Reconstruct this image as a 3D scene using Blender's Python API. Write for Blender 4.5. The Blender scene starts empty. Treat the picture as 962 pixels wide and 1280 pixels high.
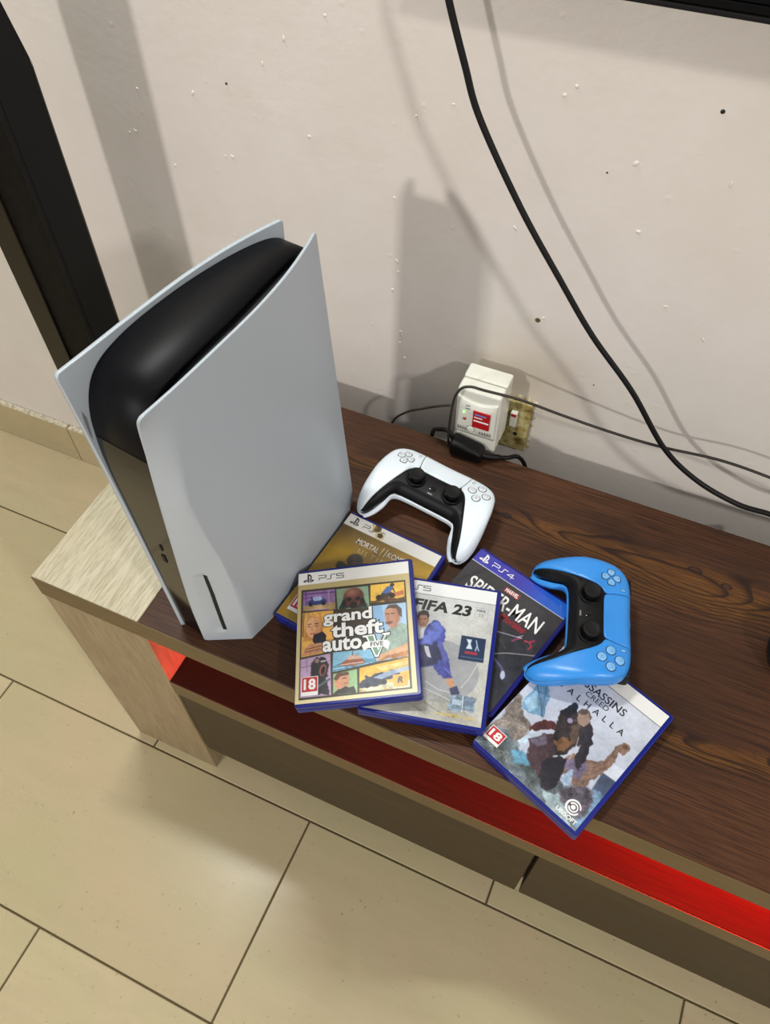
import bpy, bmesh, math, random
import numpy as np
from mathutils import Vector, Matrix
from mathutils.geometry import delaunay_2d_cdt
random.seed(3); RNG = np.random.RandomState(5)
sc = bpy.context.scene
COL = sc.collection

# ------------------------------------------------------------------ camera, world, lights, exposure
YAW, PITCH, ROLL, FPX = 0.435716638, 0.938226371, -0.0171193563, 994.97
f_ = Vector((-math.sin(YAW)*math.cos(PITCH), math.cos(YAW)*math.cos(PITCH), -math.sin(PITCH)))
r_ = Vector((math.cos(YAW), math.sin(YAW), 0)); u_ = r_.cross(f_)
R2 = r_*math.cos(ROLL) + u_*math.sin(ROLL); U2 = R2.cross(f_)
cam = bpy.data.objects.new('camera', bpy.data.cameras.new('camera')); COL.objects.link(cam)
m = Matrix.Identity(4)
for i in range(3):
    m[i][0], m[i][1], m[i][2] = R2[i], U2[i], -f_[i]
m.translation = (0.610183, -0.284642, 0.824299)
cam.matrix_world = m
cam.data.sensor_fit = 'VERTICAL'; cam.data.sensor_height = 32.0
cam.data.lens = FPX/1280*32.0; cam.data.clip_start = .02
sc.camera = cam
w = bpy.data.worlds.new('world'); sc.world = w; w.use_nodes = True
w.node_tree.nodes['Background'].inputs[0].default_value = (1.0, .96, .93, 1)
w.node_tree.nodes['Background'].inputs[1].default_value = .44
sc.view_settings.view_transform = 'Standard'; sc.view_settings.look = 'None'
sc.view_settings.gamma = 1; sc.view_settings.use_curve_mapping = False
sc.view_settings.exposure = 0.0

def area_light(name, loc, target, sx, sy, power, color):
    l = bpy.data.lights.new(name, 'AREA'); l.shape = 'RECTANGLE'; l.size = sx; l.size_y = sy
    l.energy = power; l.color = color
    o = bpy.data.objects.new(name, l); COL.objects.link(o)
    o.location = loc; o.rotation_euler = (Vector(target)-Vector(loc)).to_track_quat('-Z', 'Y').to_euler()
    return o
area_light('lamp_front', (-.52, -3.0, 1.37), (.4, .47, .2), .16, .16, 42, (1, .96, .91))
area_light('lamp_right', (2.55, -1.1, 1.98), (.4, .4, .1), .16, .16, 34, (1, .96, .92))
area_light('lamp_above_wall', (-.16, .40, 1.74), (.1, -.3, -.5), .34, .06, 19, (.97, 1, .97))

# ------------------------------------------------------------------ helpers
def lin(c):
    return tuple(((x/255)/12.92 if x/255 <= .04045 else ((x/255+.055)/1.055)**2.4) for x in c)
class NT:
    def __init__(s, name):
        s.m = bpy.data.materials.new(name); s.m.use_nodes = True; s.t = s.m.node_tree; s.n = s.t.nodes
        s.b = s.n['Principled BSDF']
    def node(s, typ, **k):
        n = s.n.new(typ)
        for a, v in k.items(): setattr(n, a, v)
        return n
    def link(s, a, b): s.t.links.new(a, b)
    def set(s, **k):
        names = dict(rough='Roughness', metal='Metallic', spec='Specular IOR Level', coat='Coat Weight', coatr='Coat Roughness')
        for a, v in k.items():
            if a == 'col': s.b.inputs['Base Color'].default_value = (*lin(v), 1)
            else: s.b.inputs[names[a]].default_value = v
    def math(s, op, a, b=None, c=None):
        n = s.node('ShaderNodeMath', operation=op)
        for i, v in enumerate((a, b, c)):
            if v is None: continue
            if isinstance(v, (int, float)): n.inputs[i].default_value = v
            else: s.link(v, n.inputs[i])
        return n.outputs[0]
    def coords(s, scale=(1, 1, 1), loc=(0, 0, 0), kind='Object'):
        tc = s.node('ShaderNodeTexCoord'); mp = s.node('ShaderNodeMapping')
        mp.inputs['Scale'].default_value = scale; mp.inputs['Location'].default_value = loc
        s.link(tc.outputs[kind], mp.inputs['Vector']); return mp.outputs[0]
    def noise(s, vec, scale, detail=3, rough=.5):
        n = s.node('ShaderNodeTexNoise'); n.inputs['Scale'].default_value = scale
        n.inputs['Detail'].default_value = detail; n.inputs['Roughness'].default_value = rough
        s.link(vec, n.inputs['Vector']); return n.outputs['Fac']
    def ramp(s, fac, stops):
        n = s.node('ShaderNodeValToRGB'); e = n.color_ramp.elements
        while len(e) < len(stops): e.new(.5)
        for el, (p, c) in zip(e, stops): el.position = p; el.color = (*(lin(c) if max(c) > 1 else c), 1)
        s.link(fac, n.inputs[0]); return n.outputs[0]
    def mix(s, fac, a, b, mode='MIX'):
        n = s.node('ShaderNodeMix', data_type='RGBA', blend_type=mode)
        if isinstance(fac, (int, float)): n.inputs[0].default_value = fac
        else: s.link(fac, n.inputs[0])
        for i, v in ((6, a), (7, b)):
            if isinstance(v, tuple): n.inputs[i].default_value = (*lin(v), 1)
            else: s.link(v, n.inputs[i])
        return n.outputs[2]
    def color(s, c): s.link(c, s.b.inputs['Base Color'])
    def bump(s, h, strength=.2, dist=.001):
        n = s.node('ShaderNodeBump'); n.inputs['Strength'].default_value = strength; n.inputs['Distance'].default_value = dist
        s.link(h, n.inputs['Height']); s.link(n.outputs[0], s.b.inputs['Normal'])
def plain(name, col, rough=.5, bumpy=0, vary=.03, **k):
    t = NT(name); t.set(rough=rough, **k)
    v = t.coords()
    n = t.noise(v, 60, 3)
    a = tuple(min(255, x*(1+vary)+vary*30) for x in col); b = tuple(x*(1-vary) for x in col)
    t.color(t.mix(n, b, a))
    if bumpy: t.bump(t.noise(v, 900, 2), bumpy, .0003)
    return t.m

M = {}
# plaster wall
t = NT('wall_plaster'); t.set(rough=.62, spec=.3); v = t.coords()
n1 = t.noise(v, 2.2, 4); n2 = t.noise(v, 14, 5, .6)
c = t.mix(t.ramp(n1, [(.35, (0, 0, 0)), (.7, (1, 1, 1))]), (221, 215, 206), (226, 218, 213))
c = t.mix(t.ramp(n2, [(.3, (0, 0, 0)), (.75, (.5, .5, .5))]), c, (212, 205, 193))
# grime near the socket: a stain with a shape of its own
sv = t.node('ShaderNodeTexCoord'); d = t.node('ShaderNodeVectorMath', operation='DISTANCE'); t.link(sv.outputs['Object'], d.inputs[0]); d.inputs[1].default_value = (.475, .476, .09)
st = t.math('ADD', d.outputs['Value'], t.math('MULTIPLY', n2, .10))
c = t.mix(t.ramp(st, [(.05, (.55, .55, .55)), (.16, (0, 0, 0))]), c, (176, 160, 128))
t.color(c)
h = t.math('ADD', t.math('MULTIPLY', t.noise(v, 90, 4, .6), .6), t.math('MULTIPLY', t.noise(v, 9, 3), 1.6))
vo = t.node('ShaderNodeTexVoronoi'); vo.inputs['Scale'].default_value = 26; t.link(v, vo.inputs['Vector'])
h = t.math('ADD', h, t.math('MULTIPLY', t.ramp(vo.outputs['Distance'], [(.02, (1, 1, 1)), (.10, (0, 0, 0))]), .5))
t.bump(h, .34, .0016); M['wall'] = t.m
# floor tile
def tile_mat(name, shift, tone=0):
    t = NT(name); t.set(rough=.24, spec=.42); v = t.coords(loc=shift)
    vs = t.coords((1, 4.5, 1), shift)
    a = t.noise(v, 5, 3); b = t.noise(vs, 9, 5, .65); s = t.noise(v, 180, 2)
    c = t.mix(t.ramp(a, [(.3, (0, 0, 0)), (.7, (1, 1, 1))]), (182+tone, 172+tone, 134+tone), (192+tone, 173+tone, 140+tone))
    c = t.mix(t.ramp(b, [(.38, (0, 0, 0)), (.75, (.5, .5, .5))]), c, (174, 160, 124))
    c = t.mix(t.ramp(s, [(.70, (0, 0, 0)), (.76, (.6, .6, .6))]), c, (120, 104, 78))
    t.color(c)
    t.link(t.math('ADD', t.math('MULTIPLY', b, .16), .18), t.b.inputs['Roughness'])
    t.bump(t.noise(v, 30, 3), .04, .001)
    return t.m
TILE = [tile_mat('floor_tile_%d' % i, (i*3.1, i*1.7, 0), tn) for i, tn in enumerate((0, 3, -4))]
M['grout'] = plain('grout', (92, 80, 52), .9)
t = NT('skirting_edge'); t.set(rough=.7); v = t.coords()
t.color(t.ramp(t.noise(v, 120, 4, .7), [(.35, (150, 138, 110)), (.6, (214, 206, 184))])); M['skirt_edge'] = t.m
# dark walnut laminate: long grain along x with cathedral islands
def walnut(name, islands=True):
    t = NT(name); t.set(rough=.42, spec=.18)
    lo_, hi_ = ((68, 44, 30), (92, 59, 38)) if islands else ((44, 24, 16), (58, 33, 22))  # without islands: same walnut, shade under the top darkened into its colour
    tc = t.node('ShaderNodeTexCoord'); sep = t.node('ShaderNodeSeparateXYZ'); t.link(tc.outputs['Object'], sep.inputs[0])
    X, Y = sep.outputs[0], sep.outputs[1]
    warp = t.noise(t.coords((3.0, 6, 1)), 1.8, 3, .5)
    yy = t.math('ADD', Y, t.math('MULTIPLY', t.math('SUBTRACT', warp, .5), .030))
    fld = yy; isl = None; knots = None
    def gauss(cx, cy, sx, sy):
        dx = t.math('DIVIDE', t.math('SUBTRACT', X, cx), sx)
        dy = t.math('DIVIDE', t.math('SUBTRACT', yy, cy), sy)
        return t.math('EXPONENT', t.math('MULTIPLY', t.math('ADD', t.math('MULTIPLY', dx, dx), t.math('MULTIPLY', dy, dy)), -1.0))
    if islands:
        for (cx, cy, sx, sy, A) in ((.735, .308, .105, .030, .062), (.600, .322, .085, .016, .030), (.34, .330, .10, .012, .020), (.90, .120, .075, .013, .026), (.79, .112, .05, .010, .016), (1.15, .24, .16, .03, .05)):
            g = gauss(cx, cy, sx, sy)
            fld = t.math('ADD', fld, t.math('MULTIPLY', g, A))
            isl = g if isl is None else t.math('MAXIMUM', isl, g)
        for (cx, cy, r) in ((.735, .3345, .010), (.774, .3265, .008), (.499, .320, .009)):
            dx = t.math('SUBTRACT', X, cx); dy = t.math('MULTIPLY', t.math('SUBTRACT', Y, cy), 1.9)
            d = t.math('DIVIDE', t.math('SQRT', t.math('ADD', t.math('MULTIPLY', dx, dx), t.math('MULTIPLY', dy, dy))), r)
            k = t.ramp(d, [(.0, (.6, .6, .6)), (.45, (.25, .25, .25)), (.62, (1, 1, 1)), (.8, (1, 1, 1)), (.95, (0, 0, 0))])
            knots = k if knots is None else t.mix(1.0, knots, k, 'ADD')
    fld = t.math('ADD', fld, t.math('MULTIPLY', t.noise(t.coords((9, 20, 1)), 2.2, 3), .006))
    band = t.math('FRACT', t.math('MULTIPLY', fld, 84))
    line = t.ramp(band, [(.0, (1, 1, 1)), (.12, (.8, .8, .8)), (.3, (.1, .1, .1)), (.55, (0, 0, 0)), (.92, (.15, .15, .15)), (1.0, (1, 1, 1))])
    band2 = t.math('FRACT', t.math('MULTIPLY', fld, 330))
    line2 = t.ramp(band2, [(.0, (.6, .6, .6)), (.4, (0, 0, 0)), (.85, (.1, .1, .1)), (1.0, (.6, .6, .6))])
    fine = t.noise(t.coords((14, 620, 6)), 1.0, 4, .65)
    patch = t.noise(t.coords((3, 9, 1)), 1.3, 3)
    base = t.mix(t.ramp(patch, [(.3, (0, 0, 0)), (.7, (1, 1, 1))]), lo_, hi_)
    if isl is not None:
        base = t.mix(t.ramp(isl, [(.12, (0, 0, 0)), (.55, (.85, .85, .85))]), base, (110, 72, 34))
        amt = t.math('ADD', t.math('MULTIPLY', t.math('MINIMUM', t.math('MULTIPLY', isl, 6.0), 1.0), .80), .14)
    else: amt = .3
    c = t.mix(t.math('MULTIPLY', line, amt), base, (36, 26, 22))
    c = t.mix(t.math('MULTIPLY', line2, t.math('MULTIPLY', t.ramp(patch, [(.35, (1, 1, 1)), (.65, (.2, .2, .2))]), .45)), c, (44, 30, 24))
    if knots is not None: c = t.mix(knots, c, (40, 30, 30))
    c = t.mix(t.ramp(fine, [(.36, (.85, .85, .85)), (.58, (0, 0, 0))]), c, (42, 28, 24))
    t.color(c); t.bump(fine, .18, .0003)
    return t.m
M['walnut'] = walnut('walnut_laminate'); M['walnut_shaded'] = walnut('walnut_shelf_shaded', False)
for n_ in M['walnut_shaded'].node_tree.nodes:
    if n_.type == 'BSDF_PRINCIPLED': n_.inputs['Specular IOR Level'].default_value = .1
def oak(name, a, b, d, axis='Y', rough=.5):
    t = NT(name); t.set(rough=rough, spec=.35)
    sc_ = {'Y': (60, 5, 5), 'Z': (34, 34, 3.0), 'X': (3, 40, 40)}[axis]
    v = t.coords(sc_); v2 = t.coords((7, 7, 7))
    n = t.noise(v, 1.5, 5, .6); n2 = t.noise(v2, 1.6, 4)
    fine = t.noise(t.coords(tuple(x*5 for x in sc_)), 1.3, 4, .7)
    c = t.mix(t.ramp(n, [(.3, (0, 0, 0)), (.65, (1, 1, 1))]), b, a)
    c = t.mix(t.ramp(fine, [(.36, (.6, .6, .6)), (.55, (0, 0, 0))]), c, d)
    c = t.mix(t.ramp(n2, [(.45, (0, 0, 0)), (.8, (.35, .35, .35))]), c, b)
    t.color(c); t.bump(fine, .3, .0004)
    return t.m
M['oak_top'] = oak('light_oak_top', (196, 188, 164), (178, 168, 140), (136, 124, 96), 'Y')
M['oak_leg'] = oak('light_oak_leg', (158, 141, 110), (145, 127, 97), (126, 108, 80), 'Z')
M['edge_band'] = oak('olive_edge_band', (106, 87, 54), (98, 80, 49), (89, 72, 45), 'X', .45)
M['drawer'] = oak('brown_drawer_front', (70, 56, 33), (62, 49, 28), (52, 42, 25), 'X', .6)
# plastics
M['white_plate'] = plain('white_matte_plastic', (174, 183, 190), .40, vary=.005)
M['white_pad'] = plain('white_pad_plastic', (222, 232, 240), .36)
M['blue_pad'] = plain('sky_blue_plastic', (48, 138, 220), .34)
M['pad_black'] = plain('satin_black_plastic', (9, 9, 11), .45, spec=.2)
M['pad_black2'] = plain('rubber_black', (10, 10, 11), .6, spec=.3)
M['groove'] = plain('dark_groove', (28, 34, 44), .6)
M['gloss_black'] = plain('piano_black', (7, 7, 10), .10, spec=.5)
M['body_black'] = plain('body_satin_black', (6, 6, 9), .45, spec=.14)
M['vent_black'] = plain('vent_black', (6, 6, 7), .7)
M['case_blue'] = plain('blue_case_plastic', (24, 34, 118), .2, spec=.5)
M['case_blue_ps4'] = plain('blue_case_plastic_dark', (26, 28, 104), .2, spec=.5)
M['cable'] = plain('black_cable_rubber', (9, 8, 8), .5, spec=.3)
M['tv_black'] = plain('tv_black', (4, 4, 5), .25, spec=.15)
M['cable_thin'] = plain('grey_brown_cable', (40, 34, 28), .5)
M['adapter'] = plain('white_adapter_plastic', (222, 222, 210), .35)
M['red'] = plain('red_label', (176, 20, 26), .4)
M['white_ink'] = plain('white_ink', (236, 238, 238), .35)
M['black_ink'] = plain('black_ink', (12, 12, 14), .35)
M['grey_ink'] = plain('grey_ink', (120, 120, 122), .4)
M['clear_button'] = plain('clear_button_plastic', (214, 220, 224), .18)
M['clear_blue'] = plain('blue_button_plastic', (120, 180, 232), .18)
t = NT('grimy_socket'); t.set(rough=.6); v = t.coords()
t.color(t.ramp(t.noise(v, 60, 5, .7), [(.36, (104, 84, 40)), (.5, (168, 152, 92)), (.68, (204, 196, 160))])); M['socket'] = t.m
t = NT('tower_texture'); t.set(rough=.6, spec=.15); v = t.coords()
t.color(t.ramp(t.noise(v, 45, 4, .7), [(.45, (4, 3, 3)), (.56, (13, 9, 6)), (.6, (4, 3, 3))])); M['grille'] = t.m
M['tower_grey'] = plain('tower_dark_grey', (15, 15, 15), .6, spec=.2)
M['tower_brown'] = plain('tower_brown_black', (24, 19, 11), .35, spec=.3)
M['tower_edge'] = plain('tower_edge', (60, 54, 42), .5)
def emit(name, col, st):
    t = NT(name); t.set(col=col, rough=.4)
    t.b.inputs['Emission Color'].default_value = (*lin(col), 1); t.b.inputs['Emission Strength'].default_value = st
    return t.m
M['led_green'] = emit('green_led', (120, 255, 110), 3)
M['led_red'] = emit('red_led', (255, 10, 5), 4)
M['led_neon'] = plain('neon_lens', (150, 40, 26), .3)

def link(name, me, mat=None, parent=None, label=None, kind=None):
    o = bpy.data.objects.new(name, me); COL.objects.link(o)
    if mat is not None and me is not None and len(me.materials) == 0: me.materials.append(mat)
    if parent is not None: o.parent = parent
    if label: o['label'] = label
    if kind: o['kind'] = kind
    return o
def thing(name, label, cat, loc=(0, 0, 0), group=None):
    o = bpy.data.objects.new(name, None); COL.objects.link(o); o.location = loc
    o.empty_display_size = .02
    o['label'] = label; o['category'] = cat
    if group: o['group'] = group
    return o
def pymesh(name, v, f, smooth=False):
    me = bpy.data.meshes.new(name); me.from_pydata([tuple(p) for p in v], [], [tuple(q) for q in f]); me.update()
    if smooth: me.polygons.foreach_set('use_smooth', [True]*len(me.polygons))
    return me
def fromb(bm, name, smooth=False):
    bmesh.ops.recalc_face_normals(bm, faces=bm.faces)
    me = bpy.data.meshes.new(name); bm.to_mesh(me); bm.free()
    if smooth:
        me.polygons.foreach_set('use_smooth', [True]*len(me.polygons))
    return me
def box_bm(bm, x0, x1, y0, y1, z0, z1, bev=0, seg=2):
    r = bmesh.ops.create_cube(bm, size=1)
    for q in r['verts']:
        q.co = Vector(((x0+x1)/2+q.co.x*(x1-x0), (y0+y1)/2+q.co.y*(y1-y0), (z0+z1)/2+q.co.z*(z1-z0)))
    if bev:
        es = {e for q in r['verts'] for e in q.link_edges}
        bmesh.ops.bevel(bm, geom=list(es), offset=bev, segments=seg, affect='EDGES', profile=.6)
def box(name, x0, x1, y0, y1, z0, z1, mat, parent=None, bev=0, seg=2, **k):
    bm = bmesh.new(); box_bm(bm, x0, x1, y0, y1, z0, z1, bev, seg)
    me = fromb(bm, name); return link(name, me, mat, parent, **k)
def catmull(P, n=8, closed=False):
    P = [np.array(p, float) for p in P]; out = []
    N = len(P); rng = range(N if closed else N-1)
    for i in rng:
        p0 = P[(i-1) % N] if closed or i > 0 else 2*P[0]-P[1]
        p1 = P[i]; p2 = P[(i+1) % N]
        p3 = P[(i+2) % N] if closed or i+2 < N else 2*P[-1]-P[-2]
        for k in range(n):
            t = k/n
            out.append(.5*((2*p1)+(-p0+p2)*t+(2*p0-5*p1+4*p2-p3)*t*t+(-p0+3*p1-3*p2+p3)*t**3))
    if not closed: out.append(P[-1])
    return out
def tube(name, pts, r, mat, parent=None, n=8, seg=10, **k):
    C = catmull(pts, n); V = []; F = []
    up = np.array([0, 0, 1.]); prev = None
    for i, p in enumerate(C):
        a = C[min(i+1, len(C)-1)]-C[max(i-1, 0)]; a /= np.linalg.norm(a)
        if prev is None: s = np.cross(a, up if abs(a[2]) < .9 else np.array([1., 0, 0]))
        else: s = prev - a*(prev@a)
        s /= np.linalg.norm(s); prev = s; b = np.cross(a, s)
        rr = r[0]+(r[1]-r[0])*i/(len(C)-1) if isinstance(r, tuple) else r
        for j in range(seg):
            an = 2*math.pi*j/seg; V.append(p+rr*(math.cos(an)*s+math.sin(an)*b))
    for i in range(len(C)-1):
        for j in range(seg):
            F.append((i*seg+j, i*seg+(j+1) % seg, (i+1)*seg+(j+1) % seg, (i+1)*seg+j))
    F.append(tuple(range(seg))[::-1]); F.append(tuple(range((len(C)-1)*seg, len(C)*seg)))
    return link(name, pymesh(name, V, F, True), mat, parent, **k)
def lathe_mesh(name, prof, seg=28, center=(0, 0, 0)):
    V = []; F = []
    for (r, z) in prof:
        for j in range(seg):
            a = 2*math.pi*j/seg; V.append((center[0]+r*math.cos(a), center[1]+r*math.sin(a), center[2]+z))
    for i in range(len(prof)-1):
        for j in range(seg):
            F.append((i*seg+j, i*seg+(j+1) % seg, (i+1)*seg+(j+1) % seg, (i+1)*seg+j))
    F.append(tuple(range(seg))[::-1]); F.append(tuple(range((len(prof)-1)*seg, len(prof)*seg)))
    return pymesh(name, V, F, False)

# ------------------------------------------------------------------ setting
H, D, WY = .5129, .4078, .476
def tag_structure(o): o['kind'] = 'structure'; return o
tag_structure(box('wall_back', -2.2, 2.6, WY, WY+.12, -H, 1.75, M['wall']))
wall = bpy.data.objects['wall_back']
for x, z, r in ((.069, .390, .0016), (.592, .463, .0022), (.505, .385, .0010), (.548, .11, .0009)):
    me = lathe_mesh('nail_hole', [(r, 0), (r*.8, .0006), (r*.3, .0009)], 10)
    o = link('nail_hole', me, M['black_ink'], wall); o.rotation_euler = (math.pi/2, 0, 0); o.location = (x, WY, z)
LUMPS = [(-.06, .36), (-.03, .27), (.285, .10), (.275, .30), (.47, .19), (.28, .2), (.02, .37), (.53, .40), (.29, .06), (-.09, .30), (-.08, .305), (.05, .30), (.06, .302), (.278, .215), (.283, .085), (.284, .105), (.272, .17), (.30, .40), (.34, .42), (.42, .30), (.55, .33), (.62, .40), (.65, .22), (.60, .25), (.70, .30), (.15, .45), (.17, .35), (.12, .42), (.20, .48), (.45, .45), (.46, .46)]
for x, z in LUMPS:   # little lumps and chips of plaster
    bm = bmesh.new(); bmesh.ops.create_icosphere(bm, subdivisions=2, radius=1)
    sx, sz = random.uniform(.0014, .0038), random.uniform(.001, .0024)
    for q in bm.verts: q.co *= 1+.35*(random.random()-.5)
    for q in bm.verts: q.co = Vector((q.co.x*sx, q.co.y*.0008, q.co.z*sz))
    o = link('plaster_lump', fromb(bm, 'plaster_lump', True), M['wall'], wall); o.location = (x, WY, z); o.rotation_euler = (0, random.random()*3, 0)
me = lathe_mesh('stain_spot', [(.0034, 0), (.0034, .0003), (.001, .0006)], 12); o = link('stain_spot', me, M['edge_band'], wall); o.rotation_euler = (math.pi/2, 0, 0); o.location = (.4635, WY, .185)  # small tan stain on the plaster
# floor with tiles
fl = tag_structure(box('floor', -2.2, 2.6, -1.9, WY+.12, -H-.05, -H-.0022, M['grout']))
TW, TL, Y0, X0 = .3044, .6045, -.0122, -.2651; G = .0030
for ry in range(-6, 2):
    ya = Y0+ry*TW+G/2; yb = Y0+(ry+1)*TW-G/2
    if yb > WY: yb = WY-.001
    off = X0 if ry % 2 else X0+TL/2
    for k in range(-4, 6):
        xa = off+k*TL+G/2; xb = off+(k+1)*TL-G/2
        xa = max(xa, -2.19); xb = min(xb, 2.59)
        if xb-xa < .02: continue
        bm = bmesh.new(); box_bm(bm, xa, xb, ya, yb, -H-.010, -H+random.uniform(-.00015, .0001), .0009, 1)
        link('tile', fromb(bm, 'tile'), TILE[(k+ry) % 3], fl)
bb = tag_structure(box('baseboard_back', -2.2, 2.6, WY-.004, WY-.0005, -H, -H+.103, M['grout']))
for k in range(-4, 5):
    xa, xb = -.470+k*.6045+.001, -.470+(k+1)*.6045-.001
    xa = max(xa, -2.2); xb = min(xb, 2.6)
    if xb-xa < .02: continue
    o = box('skirting_tile', xa, xb, WY-.012, WY-.001, -H+.0005, -H+.1035, TILE[k % 3], bb, .0008, 1)
    box('skirting_tile_edge', xa+.001, xb-.001, WY-.0116, WY-.0004, -H+.1033, -H+.1050, M['skirt_edge'], o, .0004, 1)

# ------------------------------------------------------------------ TV stand
TT = .0409; LW = .155; TLN = 1.60
st = thing('tv_stand', 'low wooden TV stand with dark walnut top, pale oak end and red-lit open shelf', 'tv stand', (0, 0, -H))
def sbox(name, x0, x1, y0, y1, z0, z1, mat, bev=.0007, parent=None, **k):
    bm = bmesh.new(); box_bm(bm, x0, x1, y0, y1, z0+H if parent is None else z0, z1+H if parent is None else z1, bev, 1)
    return link(name, fromb(bm, name), mat, parent or st, **k)
sbox('top_panel', LW+.0006, TLN-LW-.0006, .0012, D, -TT, 0, M['walnut'])
for x0 in (0, TLN-LW):
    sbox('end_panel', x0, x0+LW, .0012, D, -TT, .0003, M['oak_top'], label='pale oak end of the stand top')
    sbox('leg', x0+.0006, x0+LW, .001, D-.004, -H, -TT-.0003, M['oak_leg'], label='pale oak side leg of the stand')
sbox('edge_band', 0, TLN, 0, .0011, -TT, -.0003, M['edge_band'], .0003)
sbox('shelf', LW+.0006, TLN-LW-.0006, .0012, D-.03, -.202, -.166, M['walnut_shaded'], label='dark shelf lit red by the light strip')
sbox('shelf_edge_band', LW+.0006, TLN-LW-.0006, 0, .0011, -.202, -.1661, M['edge_band'], .0003)
sbox('back_panel', LW+.0006, TLN-LW-.0006, D-.028, D-.02, -.42, -TT-.0006, M['walnut_shaded'])
sbox('drawer_base', LW+.001, TLN-LW-.001, .024, D-.03, -.419, -.409, M['drawer'])
gx = .6735
dxs = [(LW+.004, gx-.003), (gx+.003, 2*gx-LW-.006), (2*gx-LW+.000, TLN-LW-.004)]
for a, b in dxs:
    sbox('drawer', a, b, .003, .021, -.419, -.2045, M['drawer'], .0008)
for x in (gx, 2*gx-LW-.003):
    sbox('drawer_divider', x-.008, x+.008, .022, .20, -.408, -.2025, M['black_ink'])
# red light strip stuck beneath the top, near the back
box('light_strip', .24, 1.42, D-.045, D-.035, -TT-.0040, -TT-.0002, M['led_red'], None, .0005)
ls = bpy.data.objects['light_strip']
ls['label'] = 'red glowing light strip fixed under the stand top at the back of the open shelf'; ls['category'] = 'light strip'
def red(loc, rot, sx, sy, p):
    o = area_light('strip_glow', loc, (loc[0], loc[1], loc[2]-1), sx, sy, p, (1, .010, .004)); o.rotation_euler = rot
red((.30, .20, -TT-.045), (0, math.radians(84), 0), .04, .22, .42)
red((1.10, .30, -TT-.010), (math.radians(-12), 0, 0), .66, .02, 90)
# ------------------------------------------------------------------ game console
CO = np.array([.2295, .014, 0]); CUx = np.array([.148, .989]); CA = math.atan2(-.148, .989)
con = thing('game_console', 'upright game console with white flared side plates and glossy black core', 'game console', (.2295, .014, 0))
con.rotation_euler = (0, 0, CA)    # local x = sideways (v), local y = depth (u)
def itp(x, xs, ys): return float(np.interp(x, xs, ys))
_SP = {}
def sp(x, xs, ys):   # smooth interpolation through knots
    k = tuple(ys)
    if k not in _SP: _SP[k] = np.array(catmull(list(zip(xs, ys)), 10)).T.copy()
    P = _SP[k]; return float(np.interp(x, P[0], P[1]))
def vt(u): return sp(u, [0, .04, .08, .14, .18, .21, .24, .26], [.0455, .0457, .0448, .0425, .0385, .0335, .0265, .0205])
def vb(u): return sp(u, [0, .03, .07, .11, .16, .21, .235, .26], [.0530, .0555, .0595, .0590, .0575, .0550, .0505, .0425])
def vmain(u, z): a = max(0, min(1, z/.39)); return vt(u)*a+vb(u)*(1-a)
def vfn(z): return sp(z, [0, .07, .125, .18, .2325, .285, .33, .3746, .388, .392], [.0108, .0106, .0142, .019, .0238, .0292, .0345, .0408, .0452, .0458])
def vff(z): return sp(z, [0, .126, .224, .3175, .36, .387, .392], [.0239, .0294, .0338, .0403, .0436, .0458, .0462])
def ridge(z): return itp(z, [0, .10, .166, .22, .27, .30, .36, .39], [.031, .0315, .027, .020, .016, .022, .034, .040])
def v_near(u, z):
    ur = ridge(z); 
    if u >= ur: return vmain(u, z)
    t_ = u/ur; k = itp(z, [.15, .30], [0, 1]); S = (1-k)*t_+k*(1-(1-t_)**2)
    v = vfn(z)+(vmain(ur, z)-vfn(z))*S
    # recess around the disc slot
    if .020 < z < .144 and .20 < t_ < .53:
        gz = min(1, (z-.020)/.004, (.144-z)/.003)
        v -= .0042*gz*max(0, (t_-.22)/.30)
    return v
def v_far(u, z):
    ur = .07; vm = vt(u)*max(0, z/.39)+(vb(u)-.006)*(1-z/.39)
    if u >= ur: return vm
    t_ = u/ur; vmr = vt(ur)*max(0, z/.39)+(vb(ur)-.006)*(1-z/.39)
    return vff(z)+(vmr-vff(z))*(1-(1-t_)**2)
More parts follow.
